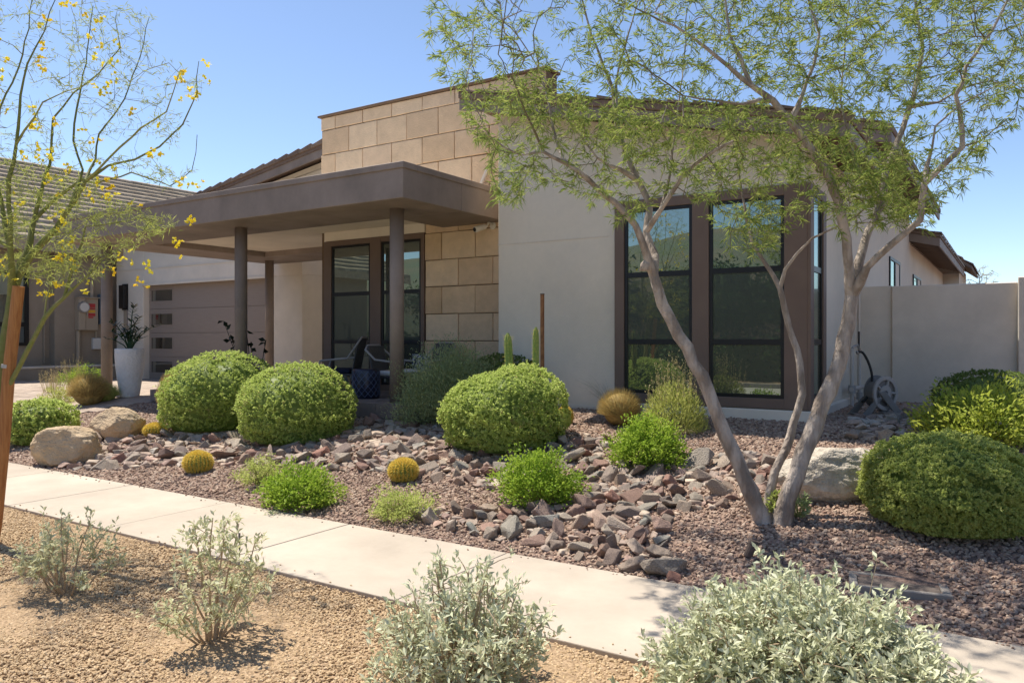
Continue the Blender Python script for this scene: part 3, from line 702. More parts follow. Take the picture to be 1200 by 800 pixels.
for i, (x, y, rr) in enumerate(cands):
    me = random.choice(ROCKS)
    z = float(gz(x, y)) + rr * random.uniform(.12, .42)
    rot = (random.uniform(-.8, .8), random.uniform(-.8, .8), random.uniform(0, 6.28)); sc_ = (rr * random.uniform(1.05, 1.75), rr * random.uniform(.9, 1.25), rr * random.uniform(.7, 1.25))
    if i < 298:
        o = link('stone', me, None, bed); o.location = (x, y, z); o.rotation_euler = rot; o.scale = sc_
    else:
        mtx = Matrix.Translation((x, y, z)) @ Matrix.Rotation(rot[2], 4, 'Z') @ Matrix.Rotation(rot[0], 4, 'X') @ Matrix.Diagonal((*sc_, 1))
        restV.append((me, mtx))
if restV:
    V, Fl, rn = [], {}, []
    m_ = MB(); rv = []
    for me, mtx in restV:
        m_.add([mtx @ v.co for v in me.vertices], [tuple(p.vertices) for p in me.polygons]); rv += [random.random()] * len(me.vertices)
    mm = ramp_mat('creek_rock_small', [(.40, .31, .245), (.37, .335, .285), (.32, .215, .175), (.48, .39, .30), (.27, .215, .18), (.40, .27, .215)], .85, 0, 'attr', .9, 16, .2, .3, 14)
    o = m_.build('small_stones', mm, bed, kind='stuff')
    a = o.data.attributes.new('rnd', 'FLOAT', 'POINT'); a.data.foreach_set('value', np.array(rv, np.float32))

def scatter(name, P, S, Rz, m, seed):
    """many pebbles as one object: a point cloud whose points each carry a pebble"""
    me = bpy.data.meshes.new(name); me.vertices.add(len(P)); me.vertices.foreach_set('co', np.asarray(P, np.float32).ravel())
    for nm, ty, arr, key in (('scl', 'FLOAT_VECTOR', S, 'vector'), ('rot', 'FLOAT_VECTOR', Rz, 'vector')):
        a = me.attributes.new(nm, ty, 'POINT'); a.data.foreach_set(key, np.asarray(arr, np.float32).ravel())
    o = link(name, me, m, None, 'stuff')
    g = bpy.data.node_groups.new(name, 'GeometryNodeTree')
    g.interface.new_socket('Geometry', in_out='INPUT', socket_type='NodeSocketGeometry'); g.interface.new_socket('Geometry', in_out='OUTPUT', socket_type='NodeSocketGeometry')
    n = g.nodes; l = g.links
    gi = n.new('NodeGroupInput'); go = n.new('NodeGroupOutput')
    gti = n.new('GeometryNodeGeometryToInstance')
    for k in range(4):
        ic = n.new('GeometryNodeMeshIcoSphere'); ic.inputs['Radius'].default_value = 1; ic.inputs['Subdivisions'].default_value = 1
        sp = n.new('GeometryNodeSetPosition'); nz = n.new('ShaderNodeTexNoise'); nz.noise_dimensions = '4D'; nz.inputs['W'].default_value = seed + k * 7.3; nz.inputs['Scale'].default_value = 1.1
        sub = n.new('ShaderNodeVectorMath'); sub.operation = 'SUBTRACT'; sub.inputs[1].default_value = (.5, .5, .5)
        sc = n.new('ShaderNodeVectorMath'); sc.operation = 'SCALE'; sc.inputs['Scale'].default_value = 1.7
        l.new(nz.outputs['Color'], sub.inputs[0]); l.new(sub.outputs[0], sc.inputs[0]); l.new(ic.outputs['Mesh'], sp.inputs['Geometry']); l.new(sc.outputs[0], sp.inputs['Offset'])
        sm = n.new('GeometryNodeSetMaterial'); sm.inputs['Material'].default_value = m
        l.new(sp.outputs[0], sm.inputs['Geometry']); l.new(sm.outputs[0], gti.inputs[0])
    ip = n.new('GeometryNodeInstanceOnPoints'); ip.inputs['Pick Instance'].default_value = True
    l.new(gi.outputs[0], ip.inputs['Points']); l.new(gti.outputs[0], ip.inputs['Instance'])
    ri = n.new('FunctionNodeRandomValue'); ri.data_type = 'INT'; ri.inputs[4].default_value = 0; ri.inputs[5].default_value = 3; l.new(ri.outputs[2], ip.inputs['Instance Index'])
    for nm, soc in (('scl', 'Scale'), ('rot', 'Rotation')):
        na = n.new('GeometryNodeInputNamedAttribute'); na.data_type = 'FLOAT_VECTOR'; na.inputs['Name'].default_value = nm; l.new(na.outputs[0], ip.inputs[soc])
    l.new(ip.outputs[0], go.inputs[0])
    md = o.modifiers.new('pebbles', 'NODES'); md.node_group = g
    return o
def pebbles(name, x0, x1, y0, y1, dens, size, m, seed, keep=None, zf=None):
    n = int((x1 - x0) * (y1 - y0) * dens)
    x = rng.uniform(x0, x1, n); y = rng.uniform(y0, y1, n)
    # only where the photograph, or a step to its side, could show it
    q = np.stack([x, y], -1); d = q @ FW[:2]; s = (q @ RT[:2]) / np.maximum(d, .1)
    k = (d > 2.2) & (np.abs(s) < .98)
    k &= rng.random(n) < np.clip(1.25 - (d - 8) * .06, .45, 1)
    if keep is not None: k &= keep(x, y)
    x, y = x[k], y[k]; n = len(x); d = d[k]
    sz = size * rng.uniform(.55, 1.25, n) * np.clip(.85 + (d - 6) * .05, .85, 1.5)
    S = np.stack([sz * rng.uniform(.9, 1.35, n), sz * rng.uniform(.75, 1.05, n), sz * rng.uniform(.55, .85, n)], -1)
    z = (zf(x, y) if zf else gz(x, y)) + sz * rng.uniform(.1, .55, n)
    rot = np.stack([rng.uniform(-.6, .6, n), rng.uniform(-.6, .6, n), rng.uniform(0, 6.28, n)], -1)
    return scatter(name, np.stack([x, y, z], -1), S, rot, m, seed)
drive = lambda x, y: (x < -13.95 + (y - 6.4) * .30 - .05) & (y > 5) | (x < -12.8) & (y > 8.2)
VB = np.mean([ground(u, v) for u, v in ((1018, 672), (1092, 678), (1091, 702), (1010, 694))], 0)
valve = lambda x, y: (x - VB[0]) ** 2 + ((y - VB[1]) * 1.2) ** 2 < .27 ** 2
patio_m = lambda x, y: (y > 8.3) & (x < -6.9)
pebbles('red_gravel', -15, 2.2, 5.0, 9.68, 1650, .0205, M['redgravel'], 1.0, lambda x, y: ~drive(x, y) & ~patio_m(x, y) & ~valve(x, y))
pebbles('red_gravel', -2.05, 2.6, 9.68, 13.2, 1300, .0205, M['redgravel'], 2.0)
pebbles('tan_gravel', -12, 2, 1.79, 3.685, 4300, .0115, M['tangravel'], 3.0, None, lambda x, y: x * 0 - .03)
# a little tan gravel that has strayed along the walk edges
pebbles('stray_pebbles', -11, 1, 3.69, 3.80, 60, .009, M['tangravel'], 4.0, None, lambda x, y: x * 0)
pebbles('stray_pebbles', -11, 1.5, 4.86, 4.99, 70, .010, M['redgravel'], 5.0, None, lambda x, y: x * 0)

def boulder(label, u, v, wpx, hpx, m, seed, dpt=.8, tilt=0.0, facets=7):
    p = ground(u, v); d = depth(p); rx = wpx * d / F / 2; rz = hpx * d / F * .56; ry = rx * dpt
    c = p + np.array([FW[0], FW[1], 0]) * ry * .75
    o = thing('boulder', label, 'boulder', c)
    bm = bmesh.new(); bmesh.ops.create_icosphere(bm, subdivisions=6, radius=1)
    r = random.Random(seed); planes = [(Vector((r.gauss(0, 1), r.gauss(0, 1), r.gauss(.2, .7))).normalized(), r.uniform(.66, .9)) for _ in range(facets)]
    yaw = Matrix.Rotation(YAW, 3, 'Z') @ Matrix.Rotation(tilt, 3, 'Y')
    for vt in bm.verts:
        q = vt.co.copy()
        for nrm, dd in planes:
            e = q.dot(nrm) - dd
            if e > 0: q -= nrm * e * .82
        q *= 1 + .10 * noise.noise(q * 1.6 + Vector((seed, 0, 0))) + .05 * noise.noise(q * 4.1 + Vector((0, seed, 0))) + .026 * noise.noise(q * 11) - .03 * max(0, noise.noise(q * 6 + Vector((9, seed, 2))) - .25) + .015 * noise.noise(q * 26) + .008 * noise.noise(q * 60)
        q = Vector((q.x * rx, q.y * ry, q.z * rz)); q = yaw @ q
        vt.co = q + Vector((0, 0, rz * .72))
    me = bpy.data.meshes.new('stone_mass'); bm.to_mesh(me); bm.free()
    for pl in me.polygons: pl.use_smooth = True
    link('stone_mass', me, m, o)
    return o
boulder('tan rounded boulder at the sidewalk edge, larger of the pair beside the low hedge', 64, 548, 84, 50, M['boulder_tan'], 3, .75, .06)
boulder('pale tan boulder tilted towards the driveway, behind the sidewalk-edge boulder', 131, 517, 66, 40, M['boulder_tan'], 11, .7, .18)
boulder('big grey granite boulder behind the multi-trunk tree', 990, 590, 134, 66, M['boulder_grey'], 21, .62, -.04, 6)

# ================================================================== PLANTS
def nrm(a): return a / np.maximum(np.linalg.norm(a, axis=-1, keepdims=True), 1e-9)
def leaves(P, D, L, W, fold=.25, droop=0.0, up=None):
    """diamond leaves folded on the midrib: base P, direction D, length L, width W -> V, F"""
    n = len(P); D = nrm(D)
    ref = rng.normal(size=(n, 3)) if up is None else up
    S = nrm(np.cross(D, ref)); U = np.cross(S, D)
    L = np.broadcast_to(np.asarray(L, float), (n,))[:, None]; W = np.broadcast_to(np.asarray(W, float), (n,))[:, None]
    mid = P + D * L * .48
    tip = P + D * L - np.array([0, 0, 1.0]) * L * droop
    V = np.stack([P, mid + S * W / 2 + U * W * fold, tip, mid - S * W / 2 + U * W * fold], 1).reshape(-1, 3)
    i = np.arange(n)[:, None] * 4
    Fc = np.concatenate([i + [0, 1, 2], i + [0, 2, 3]], 0)
    return V, Fc
def rnd4(n, k=4, patch=None):
    r = rng.random(n) if patch is None else np.clip(patch + rng.normal(0, .18, n), 0, 1)
    return np.repeat(r, k)
def lump(D, seed, f=2.2):
    s = seed * 1.7
    return (np.sin(D[:, 0] * f * 1.9 + s) * np.sin(D[:, 1] * f * 1.6 + s * 2) + .6 * np.sin(D[:, 2] * f * 2.9 + D[:, 0] * f * 2.3 + s) + .4 * np.sin(D[:, 1] * f * 5 + D[:, 2] * f * 4 + s * 3))
def dome_dirs(n, zmin=-.25):
    z = rng.uniform(zmin, 1, n); a = rng.uniform(0, 2 * math.pi, n); r = np.sqrt(np.clip(1 - z * z, 0, 1))
    return np.stack([r * np.cos(a), r * np.sin(a), z], -1)
def place(u, vb, ul, ur, vt, depth_ratio=1.0):
    """ground centre, half-width, height of a plant that covers ul..ur and rises from vb to vt"""
    p = ground(u, vb); d = depth(p); rx = (ur - ul) * d / F / 2
    c = p + np.array([FW[0], FW[1], 0]) * rx * depth_ratio * .85
    d2 = depth(c); uc = (ul + ur) / 2
    rx = (ur - ul) * d2 / F / 2
    c = CAM + ray(uc, HY) * d2; c[2] = float(gz(c[0], c[1]))
    h = EYE - (vt - HY) * d2 / F - c[2]
    return c, rx, h
def clipped_shrub(label, c, rx, h, lf, n, seed, squash=1.0, leaf=.027, group=None, lumpy=.035, name='clipped_shrub', skew=(0, 0), lobe=None, wall=.16, base=.40):
    """sheared shrub: rosettes of small leaves set close together over a rounded, slightly lumpy body"""
    o = thing(name, label, 'shrub', c, group)
    base_z = h * base
    def body(D, k):
        """direction -> point of the body; below the middle the sides drop almost straight down"""
        z = D[:, 2]; lat = np.where(z > 0, np.sqrt(np.clip(1 - np.clip(z, 0, 1) ** 2.2, 0, 1)), 1 - wall * z ** 2)
        a = np.arctan2(D[:, 1], D[:, 0])
        q = np.stack([np.cos(a) * lat * rx * k, np.sin(a) * lat * rx * squash * k, np.where(z > 0, z * (h - base_z) * k, z * base_z) + base_z], -1)
        q[:, 0] += skew[0] * (q[:, 2] - base_z) / h * rx; q[:, 1] += skew[1] * (q[:, 2] - base_z) / h * rx
        if lobe is not None:
            (lx, ly), dz = lobe; w_ = 1 / (1 + np.exp(-((q[:, 0] * lx + q[:, 1] * ly) / rx) * 9)); q[:, 2] = np.where(q[:, 2] > base_z, base_z + (q[:, 2] - base_z) * (1 - dz * w_), q[:, 2])
        return q
    n = int(n * 1.12); per = 11; nt_ = n // per
    z = np.where(rng.random(nt_) < .45, rng.uniform(-1, 0, nt_), rng.uniform(0, 1, nt_)); a = rng.uniform(0, 2 * math.pi, nt_)
    D = np.stack([np.cos(a), np.sin(a), z], -1)
    bump_ = lambda D: 1 + lumpy * lump(D, seed) + .014 * lump(D, seed + 3, 6)
    gap = lump(D, seed + 9, 3.3) < -1.12
    k = bump_(D) * np.where(gap, 1 - .12 / max(rx, .2), 1 - .055 * rng.random(nt_) ** 1.5 / max(rx, .2)) + .018 * (rng.random(nt_) < .08) / max(rx, .2)
    T_ = body(D, k)
    out = nrm(np.stack([np.cos(a) * np.sqrt(np.clip(1 - np.clip(z, 0, 1) ** 2, 0, 1)), np.sin(a) * np.sqrt(np.clip(1 - np.clip(z, 0, 1) ** 2, 0, 1)), np.clip(z, -.25, 1)], -1))
    keep = T_[:, 2] > .02; T_, out, D = T_[keep], out[keep], D[keep]; m = len(T_)
    O = np.repeat(out, per, 0); N = m * per
    dirs = nrm(O * rng.uniform(.1, .8, (N, 1)) + rng.normal(0, .62, (N, 3)) + np.array([0, 0, .18]))
    P = np.repeat(T_, per, 0) - O * leaf * .55 + rng.normal(0, leaf * .12, (N, 3))
    V, Fc = leaves(P + c, dirs, leaf * rng.uniform(.65, 1.2, N), leaf * .52 * rng.uniform(.8, 1.2, N), .15, 0, O + rng.normal(0, .3, (N, 3)) + np.array([0, 0, .25]))
    tone = np.clip(.5 + .13 * lump(D, seed + 5, 1.6) + rng.normal(0, .16, m), 0, 1)
    part('foliage', lf, o, V, Fc, np.repeat(np.clip(np.repeat(tone, per) + rng.normal(0, .1, N), 0, 1), 4))
    ns = 26; Ds = D[rng.integers(0, m, ns)]; Bp = body(Ds, np.ones(ns)); od = nrm(Bp - np.array([0, 0, base_z * .8]) + rng.normal(0, .08, (ns, 3))); st_ = MB(); SP, SD = [], []
    for b_, d_ in zip(Bp, od):
        ln = rng.uniform(.03, .09)
        if b_[2] < base_z * .6: continue
        st_.tube([tuple(c + b_ - d_ * .05), tuple(c + b_ + d_ * ln)], [.003, .0015], 4, False)
        for _ in range(7): SP.append(b_ + d_ * ln * rng.uniform(.2, 1)); SD.append(d_ + rng.normal(0, .7, 3))
    V, Fc = leaves(np.array(SP) + c, np.array(SD), leaf * 1.05, leaf * .5); part('stray_shoots', lf, o, V, Fc, rng.uniform(.5, 1, len(V)), kind='stuff')
    # inner leafy mass, coloured darker to paint the shade between the outer rosettes
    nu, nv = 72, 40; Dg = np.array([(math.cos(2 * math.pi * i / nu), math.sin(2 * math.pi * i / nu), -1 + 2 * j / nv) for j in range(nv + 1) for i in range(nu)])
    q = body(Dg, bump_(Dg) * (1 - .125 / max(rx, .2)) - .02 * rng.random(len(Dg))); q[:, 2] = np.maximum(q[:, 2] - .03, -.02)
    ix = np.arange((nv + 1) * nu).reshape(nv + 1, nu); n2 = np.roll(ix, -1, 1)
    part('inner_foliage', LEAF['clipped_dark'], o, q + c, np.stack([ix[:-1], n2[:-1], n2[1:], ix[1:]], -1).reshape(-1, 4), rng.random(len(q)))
    MB().tube([tuple(c + np.array([0, 0, -.05])), tuple(c + np.array([.02, 0, h * .4]))], [.05, .03], 6).build('stem', M['twig'], o)
    return o
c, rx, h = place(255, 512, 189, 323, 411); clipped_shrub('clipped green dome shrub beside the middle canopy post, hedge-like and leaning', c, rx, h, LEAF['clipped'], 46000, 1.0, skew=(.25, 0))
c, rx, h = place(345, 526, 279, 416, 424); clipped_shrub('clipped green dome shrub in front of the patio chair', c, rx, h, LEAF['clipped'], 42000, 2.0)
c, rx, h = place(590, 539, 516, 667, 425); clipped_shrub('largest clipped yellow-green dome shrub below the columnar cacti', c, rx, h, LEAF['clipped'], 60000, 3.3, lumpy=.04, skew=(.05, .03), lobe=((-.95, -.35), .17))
c, rx, h = place(572, 505, 520, 624, 428); c = c + np.array([-.25, .75, 0]); c[2] = float(gz(c[0], c[1])); clipped_shrub('darker green, partly shade-toned dome shrub half hidden behind the largest clipped shrub', c, rx, h * 1.04, LEAF['clipped_dark'], 26000, 4.4)  # darker leaves: partly its own green, partly shade put into the colour
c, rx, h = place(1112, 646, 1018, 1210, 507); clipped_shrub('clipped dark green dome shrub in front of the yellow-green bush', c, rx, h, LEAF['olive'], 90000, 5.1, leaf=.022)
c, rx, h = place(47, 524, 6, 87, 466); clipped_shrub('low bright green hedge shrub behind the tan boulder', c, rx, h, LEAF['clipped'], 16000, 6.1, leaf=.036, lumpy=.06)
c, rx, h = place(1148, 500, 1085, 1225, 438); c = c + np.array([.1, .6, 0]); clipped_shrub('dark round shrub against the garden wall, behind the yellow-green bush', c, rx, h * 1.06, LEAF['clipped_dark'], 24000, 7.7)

def leafy(name, label, cat, c, rx, h, lf, n, leaf, aspect=.45, spread=.5, tufts=90, group=None, squash=.9, up=.35):
    """loose leafy plant: sprigs that each carry a whorl of leaves, on thin stems"""
    o = thing(name, label, cat, c, group)
    D = dome_dirs(tufts, .02); t = rng.uniform(.35, 1.06, tufts) ** .6
    Tp = np.stack([D[:, 0] * rx, D[:, 1] * rx * squash, D[:, 2] * h * .96 + .04], -1) * t[:, None] * np.array([1, 1, 1]) * (1 + .10 * rng.normal(size=(tufts, 1)))
    Tp[:, 2] = np.maximum(Tp[:, 2], .02)
    per = n // tufts
    P = np.repeat(Tp, per, 0) + rng.normal(0, 1, (tufts * per, 3)) * np.array([rx * .11, rx * .11, h * .09])
    P[:, 2] = np.maximum(P[:, 2], .01)
    out = nrm(np.repeat(Tp, per, 0) + np.array([0, 0, h * up])); dirs = nrm(out + rng.normal(0, spread, P.shape))
    V, Fc = leaves(P + c, dirs, leaf * rng.uniform(.65, 1.25, len(P)), leaf * aspect * rng.uniform(.8, 1.2, len(P)), .2, .12, out + rng.normal(0, .5, P.shape) + np.array([0, 0, .6]))
    part('foliage', lf, o, V, Fc, np.repeat(np.clip(np.repeat(rng.random(tufts), per) * .55 + rng.random(len(P)) * .45, 0, 1), 4))
    m = MB()
    for k in range(0, tufts, max(1, tufts // 36)):
        e = Tp[k]; m.tube([tuple(c + np.array([e[0] * .08, e[1] * .08, 0])), tuple(c + e * np.array([.45, .45, .55])), tuple(c + e)], [.006, .004, .002], 4, False)
    m.build('stems', M['gtwig'], o, kind=None)
    return o
def L3(name, label, cat, ul, ur, vt, vb, lf, n, leaf, **k):
    c, rx, h = place((ul + ur) / 2, vb, ul, ur, vt, .55); return leafy(name, label, cat, c, rx, h, lf, n, leaf, **k)
L3('lime_shrub', 'small lime green leafy plant by the sidewalk, below the clipped dome shrubs', 'plant', 307, 398, 551, 598, LEAF['lime'], 6000, .040, tufts=190)
L3('lime_shrub', 'lime green leafy mound among the rocks, in front of the largest clipped shrub', 'plant', 579, 680, 534, 596, LEAF['lime'], 7000, .040, tufts=210)
L3('lime_shrub', 'lime green leafy mound below the golden grass ball', 'plant', 713, 800, 496, 552, LEAF['lime'], 7000, .042, tufts=210)
L3('olive_groundcover', 'low olive green plant beside the creek stones, left of the lime plant', 'plant', 277, 333, 541, 571, LEAF['olive'], 2600, .026, tufts=90)
L3('olive_groundcover', 'low olive green mound at the sidewalk below the second barrel cactus', 'plant', 433, 510, 579, 613, LEAF['olive'], 3400, .026, tufts=110)
L3('yellow_green_bush', 'loose yellow-green leafy bush in front of the garden wall', 'bush', 1088, 1216, 458, 528, LEAF['yellowgreen'], 6500, .068, aspect=.34, tufts=230)
L3('rosemary_bush', 'grey-green feathery bush beside the front canopy post', 'bush', 466, 592, 415, 500, LEAF['rosemary'], 42000, .050, aspect=.20, tufts=620, up=.9)
L3('yellow_green_clump', 'small yellow-green plant beside the driveway behind the low hedge shrub', 'plant', 48, 88, 456, 476, LEAF['goldgreen'], 1500, .06, aspect=.2, tufts=60)
L3('yellow_green_clump', 'pale lime tuft at the foot of the planter wall', 'plant', 72, 118, 428, 452, LEAF['lime'], 1600, .07, aspect=.2, tufts=60)

def blades(P0, P1, W, bend=.0, segs=3, lift=None):
    """curved thin blades from P0 towards P1"""
    n = len(P0); A = P1 - P0; Ln = np.linalg.norm(A, axis=1, keepdims=True)
    S = nrm(np.cross(A, rng.normal(size=(n, 3)))) * np.broadcast_to(np.asarray(W, float), (n,))[:, None] / 2
    rows = []
    for k in range(segs + 1):
        t = k / segs; p = P0 + A * t + np.array([0, 0, 1.0]) * Ln * bend * (t - t * t) * 4
        w_ = (1 - t * .85); rows += [p - S * w_, p + S * w_]
    V = np.stack(rows, 1).reshape(-1, 3); i = np.arange(n)[:, None] * (2 * (segs + 1))
    Fc = np.concatenate([i + [2 * k, 2 * k + 1, 2 * k + 3, 2 * k + 2] for k in range(segs)], 0)
    return V, Fc
def grass_ball(label, ul, ur, vt, vb, lf, n, wd=.004, dy=0, name='golden_grass', flat=.95):
    c, rx, h = place((ul + ur) / 2, vb, ul, ur, vt, .4); c = c + np.array([0, dy, 0]); c[2] = float(gz(c[0], c[1]))
    o = thing(name, label, 'grass', c)
    D = dome_dirs(n, -.25); D[:, 2] *= flat
    P1 = np.stack([D[:, 0] * rx, D[:, 1] * rx, h * .45 + D[:, 2] * h * .55], -1) * (1 + .028 * rng.normal(size=(n, 1)))
    P1[:, 2] = np.maximum(P1[:, 2], .02)
    P0 = np.stack([D[:, 0] * rx * .25, D[:, 1] * rx * .25, h * .12 + 0 * D[:, 0]], -1)
    V, Fc = blades(P0 + c, P1 + c, wd * rng.uniform(.7, 1.3, n), .10)
    part('blades', lf, o, V, Fc, rnd4(n, 8), kind=None)
    bm = bmesh.new(); bmesh.ops.create_icosphere(bm, subdivisions=3, radius=1)
    for v in bm.verts: v.co = Vector((v.co.x * rx * .72, v.co.y * rx * .72, h * .42 + v.co.z * h * .42))
    me = bpy.data.meshes.new('thatch'); bm.to_mesh(me); bm.free()
    me.attributes.new('rnd', 'FLOAT', 'POINT').data.foreach_set('value', rng.random(len(me.vertices)).astype(np.float32)); link('thatch', me, lf, o)
    return o
grass_ball('round golden brown grass ball in front of the big corner window', 699, 754, 453, 501, LEAF['golden'], 5200)
grass_ball('golden brown grass mound in front of the white pot', 80, 128, 435, 477, LEAF['golden'], 4200, .007)
grass_ball('smaller drooping grass mound leaning against the golden one at the end post', 106, 140, 447, 472, LEAF['goldgreen'], 2200, .006)
grass_ball('tall golden grass clump behind the first clipped dome shrub', 184, 222, 433, 490, LEAF['golden'], 3600, .007)
def stalks(label, ul, ur, vt, vb, lf, n, wd, name, cat='grass', spread=.55, tuft=None, bend=.0, heads=0, dy=0, basehalf=.35):
    c, rx, h = place((ul + ur) / 2, vb, ul, ur, vt, .4); c = c + np.array([0, dy, 0]); c[2] = float(gz(c[0], c[1]))
    o = thing(name, label, cat, c)
    a = rng.uniform(0, 6.28, n); r = np.sqrt(rng.random(n))
    P0 = np.stack([np.cos(a) * r * rx * basehalf, np.sin(a) * r * rx * basehalf, a * 0], -1)
    hh = h * rng.uniform(.55, 1.02, n)
    P1 = np.stack([np.cos(a) * r * rx * rng.uniform(.7, 1.05, n), np.sin(a) * r * rx * rng.uniform(.7, 1.05, n), hh * (1 - spread * .35 * r)], -1)
    V, Fc = blades(P0 + c, P1 + c, wd, bend)
    part('stalks', lf, o, V, Fc, rnd4(n, 8))
    if heads:
        m = n * heads; k = np.repeat(np.arange(n), heads); t = rng.uniform(.62, 1.0, m)[:, None]
        Pp = P0[k] + (P1[k] - P0[k]) * t + rng.normal(0, .006, (m, 3))
        V, Fc = leaves(Pp + c, nrm((P1 - P0)[k] + rng.normal(0, .25, (m, 3))), .028, .012)
        part('seed_heads', LEAF['straw'], o, V, Fc, rnd4(m))
    if tuft:
        rr, th, nn, ml = tuft
        D = dome_dirs(nn, 0); P = np.stack([D[:, 0] * rx * rr, D[:, 1] * rx * rr, D[:, 2] * h * th], -1) * rng.uniform(.6, 1.02, (nn, 1))
        V, Fc = leaves(P + c, nrm(D + np.array([0, 0, .7]) + rng.normal(0, .3, D.shape)), .05, .010)
        part('foliage', ml, o, V, Fc, rnd4(nn))
    return o
stalks('pale yellow-green tufted plant with tall straw seed stalks against the corner window', 752, 828, 408, 508, LEAF['goldgreen'], 90, .006, 'lavender_clump', 'plant', .4, (1.0, .58, 5200, LEAF['goldgreen']), 0, 12, basehalf=.7)
stalks('thin grey-green arching grass between the white wall and the corner window', 640, 770, 430, 490, LEAF['greygrass'], 90, .005, 'arching_grass', 'grass', .9, None, .12, 0, .35, basehalf=.08)
stalks('dry straw grass stalks by the planter wall', 42, 82, 425, 462, LEAF['straw'], 110, .008, 'dry_grass', 'grass', .5, None, .02, 3, basehalf=.5)
stalks('wispy dry grass stalks below the electric meter', 68, 106, 411, 452, LEAF['straw'], 90, .009, 'dry_grass', 'grass', .6, None, .02, 3, basehalf=.4)
stalks('sparse dark green upright grass in front of the garage door window strip', 188, 214, 428, 470, LEAF['rosemary'], 60, .008, 'upright_grass', 'grass', .3, None, 0, 0, basehalf=.6)
stalks('wispy grey seed stalks above the feathery grey-green bush', 498, 588, 402, 492, LEAF['greygrass'], 130, .004, 'wispy_grass', 'grass', .3, None, 0, 2, .3, basehalf=.8)

def barrel_cactus(label, ul, ur, vt, vb):
    c, rx, h = place((ul + ur) / 2, vb, ul, ur, vt, .8)
    o = thing('barrel_cactus', label, 'cactus', c, 'golden barrel cacti among the stones')
    nr, nu, nv = 22, 88, 18; V = []
    for j in range(nv + 1):
        t = -.55 + 1.55 * j / nv; ph = t * math.pi / 2
        for i in range(nu):
            a = 2 * math.pi * i / nu; k = 1 - .20 * (0.5 - .5 * math.cos(a * nr))
            V.append((c[0] + rx * k * math.cos(ph) * math.cos(a), c[1] + rx * k * math.cos(ph) * math.sin(a), c[2] + h * .5 + h * .5 * math.sin(ph) * (1 if t > 0 else 1)))
    i = np.arange((nv + 1) * nu).reshape(nv + 1, nu); n2 = np.roll(i, -1, 1)
    part('body', M['cactus'], o, V, np.stack([i[:-1], n2[:-1], n2[1:], i[1:]], -1).reshape(-1, 4), smooth=True)
    P, D = [], []
    for k in range(nr):
        a = 2 * math.pi * k / nr
        for j in range(26):
            ph = (-.5 + 1.46 * j / 25) * math.pi / 2
            q = np.array([rx * math.cos(ph) * math.cos(a), rx * math.cos(ph) * math.sin(a), h * .5 + h * .5 * math.sin(ph)])
            nn = nrm(np.array([math.cos(ph) * math.cos(a), math.cos(ph) * math.sin(a), math.sin(ph)]))
            for _ in range(10): P.append(q + c); D.append(nn + rng.normal(0, .6, 3))
    P, D = np.array(P), nrm(np.array(D))
    V, Fc = leaves(P, D, .034 * rng.uniform(.7, 1.3, len(P)), .0058)
    part('spines', M['spine'], o, V, Fc, rnd4(len(P)))
barrel_cactus('golden barrel cactus on the gravel below the first clipped dome shrub', 217, 247, 530, 556)
barrel_cactus('golden barrel cactus between the rocks below the feathery bush', 457, 488, 539, 567)
barrel_cactus('small golden barrel cactus beside the tilted tan boulder', 170, 193, 497, 513)
barrel_cactus('golden barrel cactus peeking out at the side of the largest clipped shrub', 655, 670, 478, 499)
def column_cactus(label, u, vt, wpx, tilt, y):
    p = at_y(u, HY, y); zb = float(gz(p[0], y)); d = depth(p); zt = EYE - (vt - HY) * d / F; r = wpx * d / F / 2
    o = thing('column_cactus', label, 'cactus', (p[0], y, zb), 'columnar cacti against the white wall')
    H = zt - zb; nr, nu, nv = 7, 56, 26; V = []
    for j in range(nv + 1):
        t = j / nv; rr = r * (.82 + .25 * math.sin(t * 2.6)) * (1 - .12 * math.exp(-((t - .62) / .02) ** 2)) * math.sqrt(max(0.0, 1 - max(0, (t - .90) / .105) ** 2))
        for i in range(nu):
            a = 2 * math.pi * i / nu; k = 1 - .30 * (.5 - .5 * math.cos(a * nr))
            V.append((p[0] + tilt * H * t + rr * k * math.cos(a), y + rr * k * math.sin(a), zb + H * t))
    i = np.arange((nv + 1) * nu).reshape(nv + 1, nu); n2 = np.roll(i, -1, 1)
    part('body', M['cactus'], o, V, np.stack([i[:-1], n2[:-1], n2[1:], i[1:]], -1).reshape(-1, 4), smooth=True)
    P = []
    for k in range(nr):
        a = 2 * math.pi * k / nr
        for j in range(30):
            t = j / 30; P.append((p[0] + tilt * H * t + r * 1.03 * math.cos(a), y + r * 1.03 * math.sin(a), zb + H * t))
    P = np.repeat(np.array(P), 4, 0); V, Fc = leaves(P, rng.normal(size=P.shape), .03, .003); part('spines', M['spine'], o, V, Fc, rnd4(len(P)))
column_cactus('short columnar cactus with a tilted tip, closer to the stone wall', 600, 390, 9.5, -.05, 8.15)
column_cactus('taller straight columnar cactus beside the rusty stake', 628, 383, 7.5, .0, 8.2)
p = at_y(635.5, HY, 8.85); zb = float(gz(p[0], 8.85)); d = depth(p); zt = EYE - (344 - HY) * d / F
st = thing('rusty_stake', 'thin upright rusty steel bar against the white wall, beside the taller cactus', 'stake', (p[0], 8.85, zb))
MB().box(p[0] - .022, 8.83, zb - .2, p[0] + .022, 8.87, zt).build('bar', M['rust'], st, bevel=.004)
MB().box(p[0] - .023, 8.829, zt - .012, p[0] + .023, 8.871, zt + .001).build('tip', M['gwood'], st)

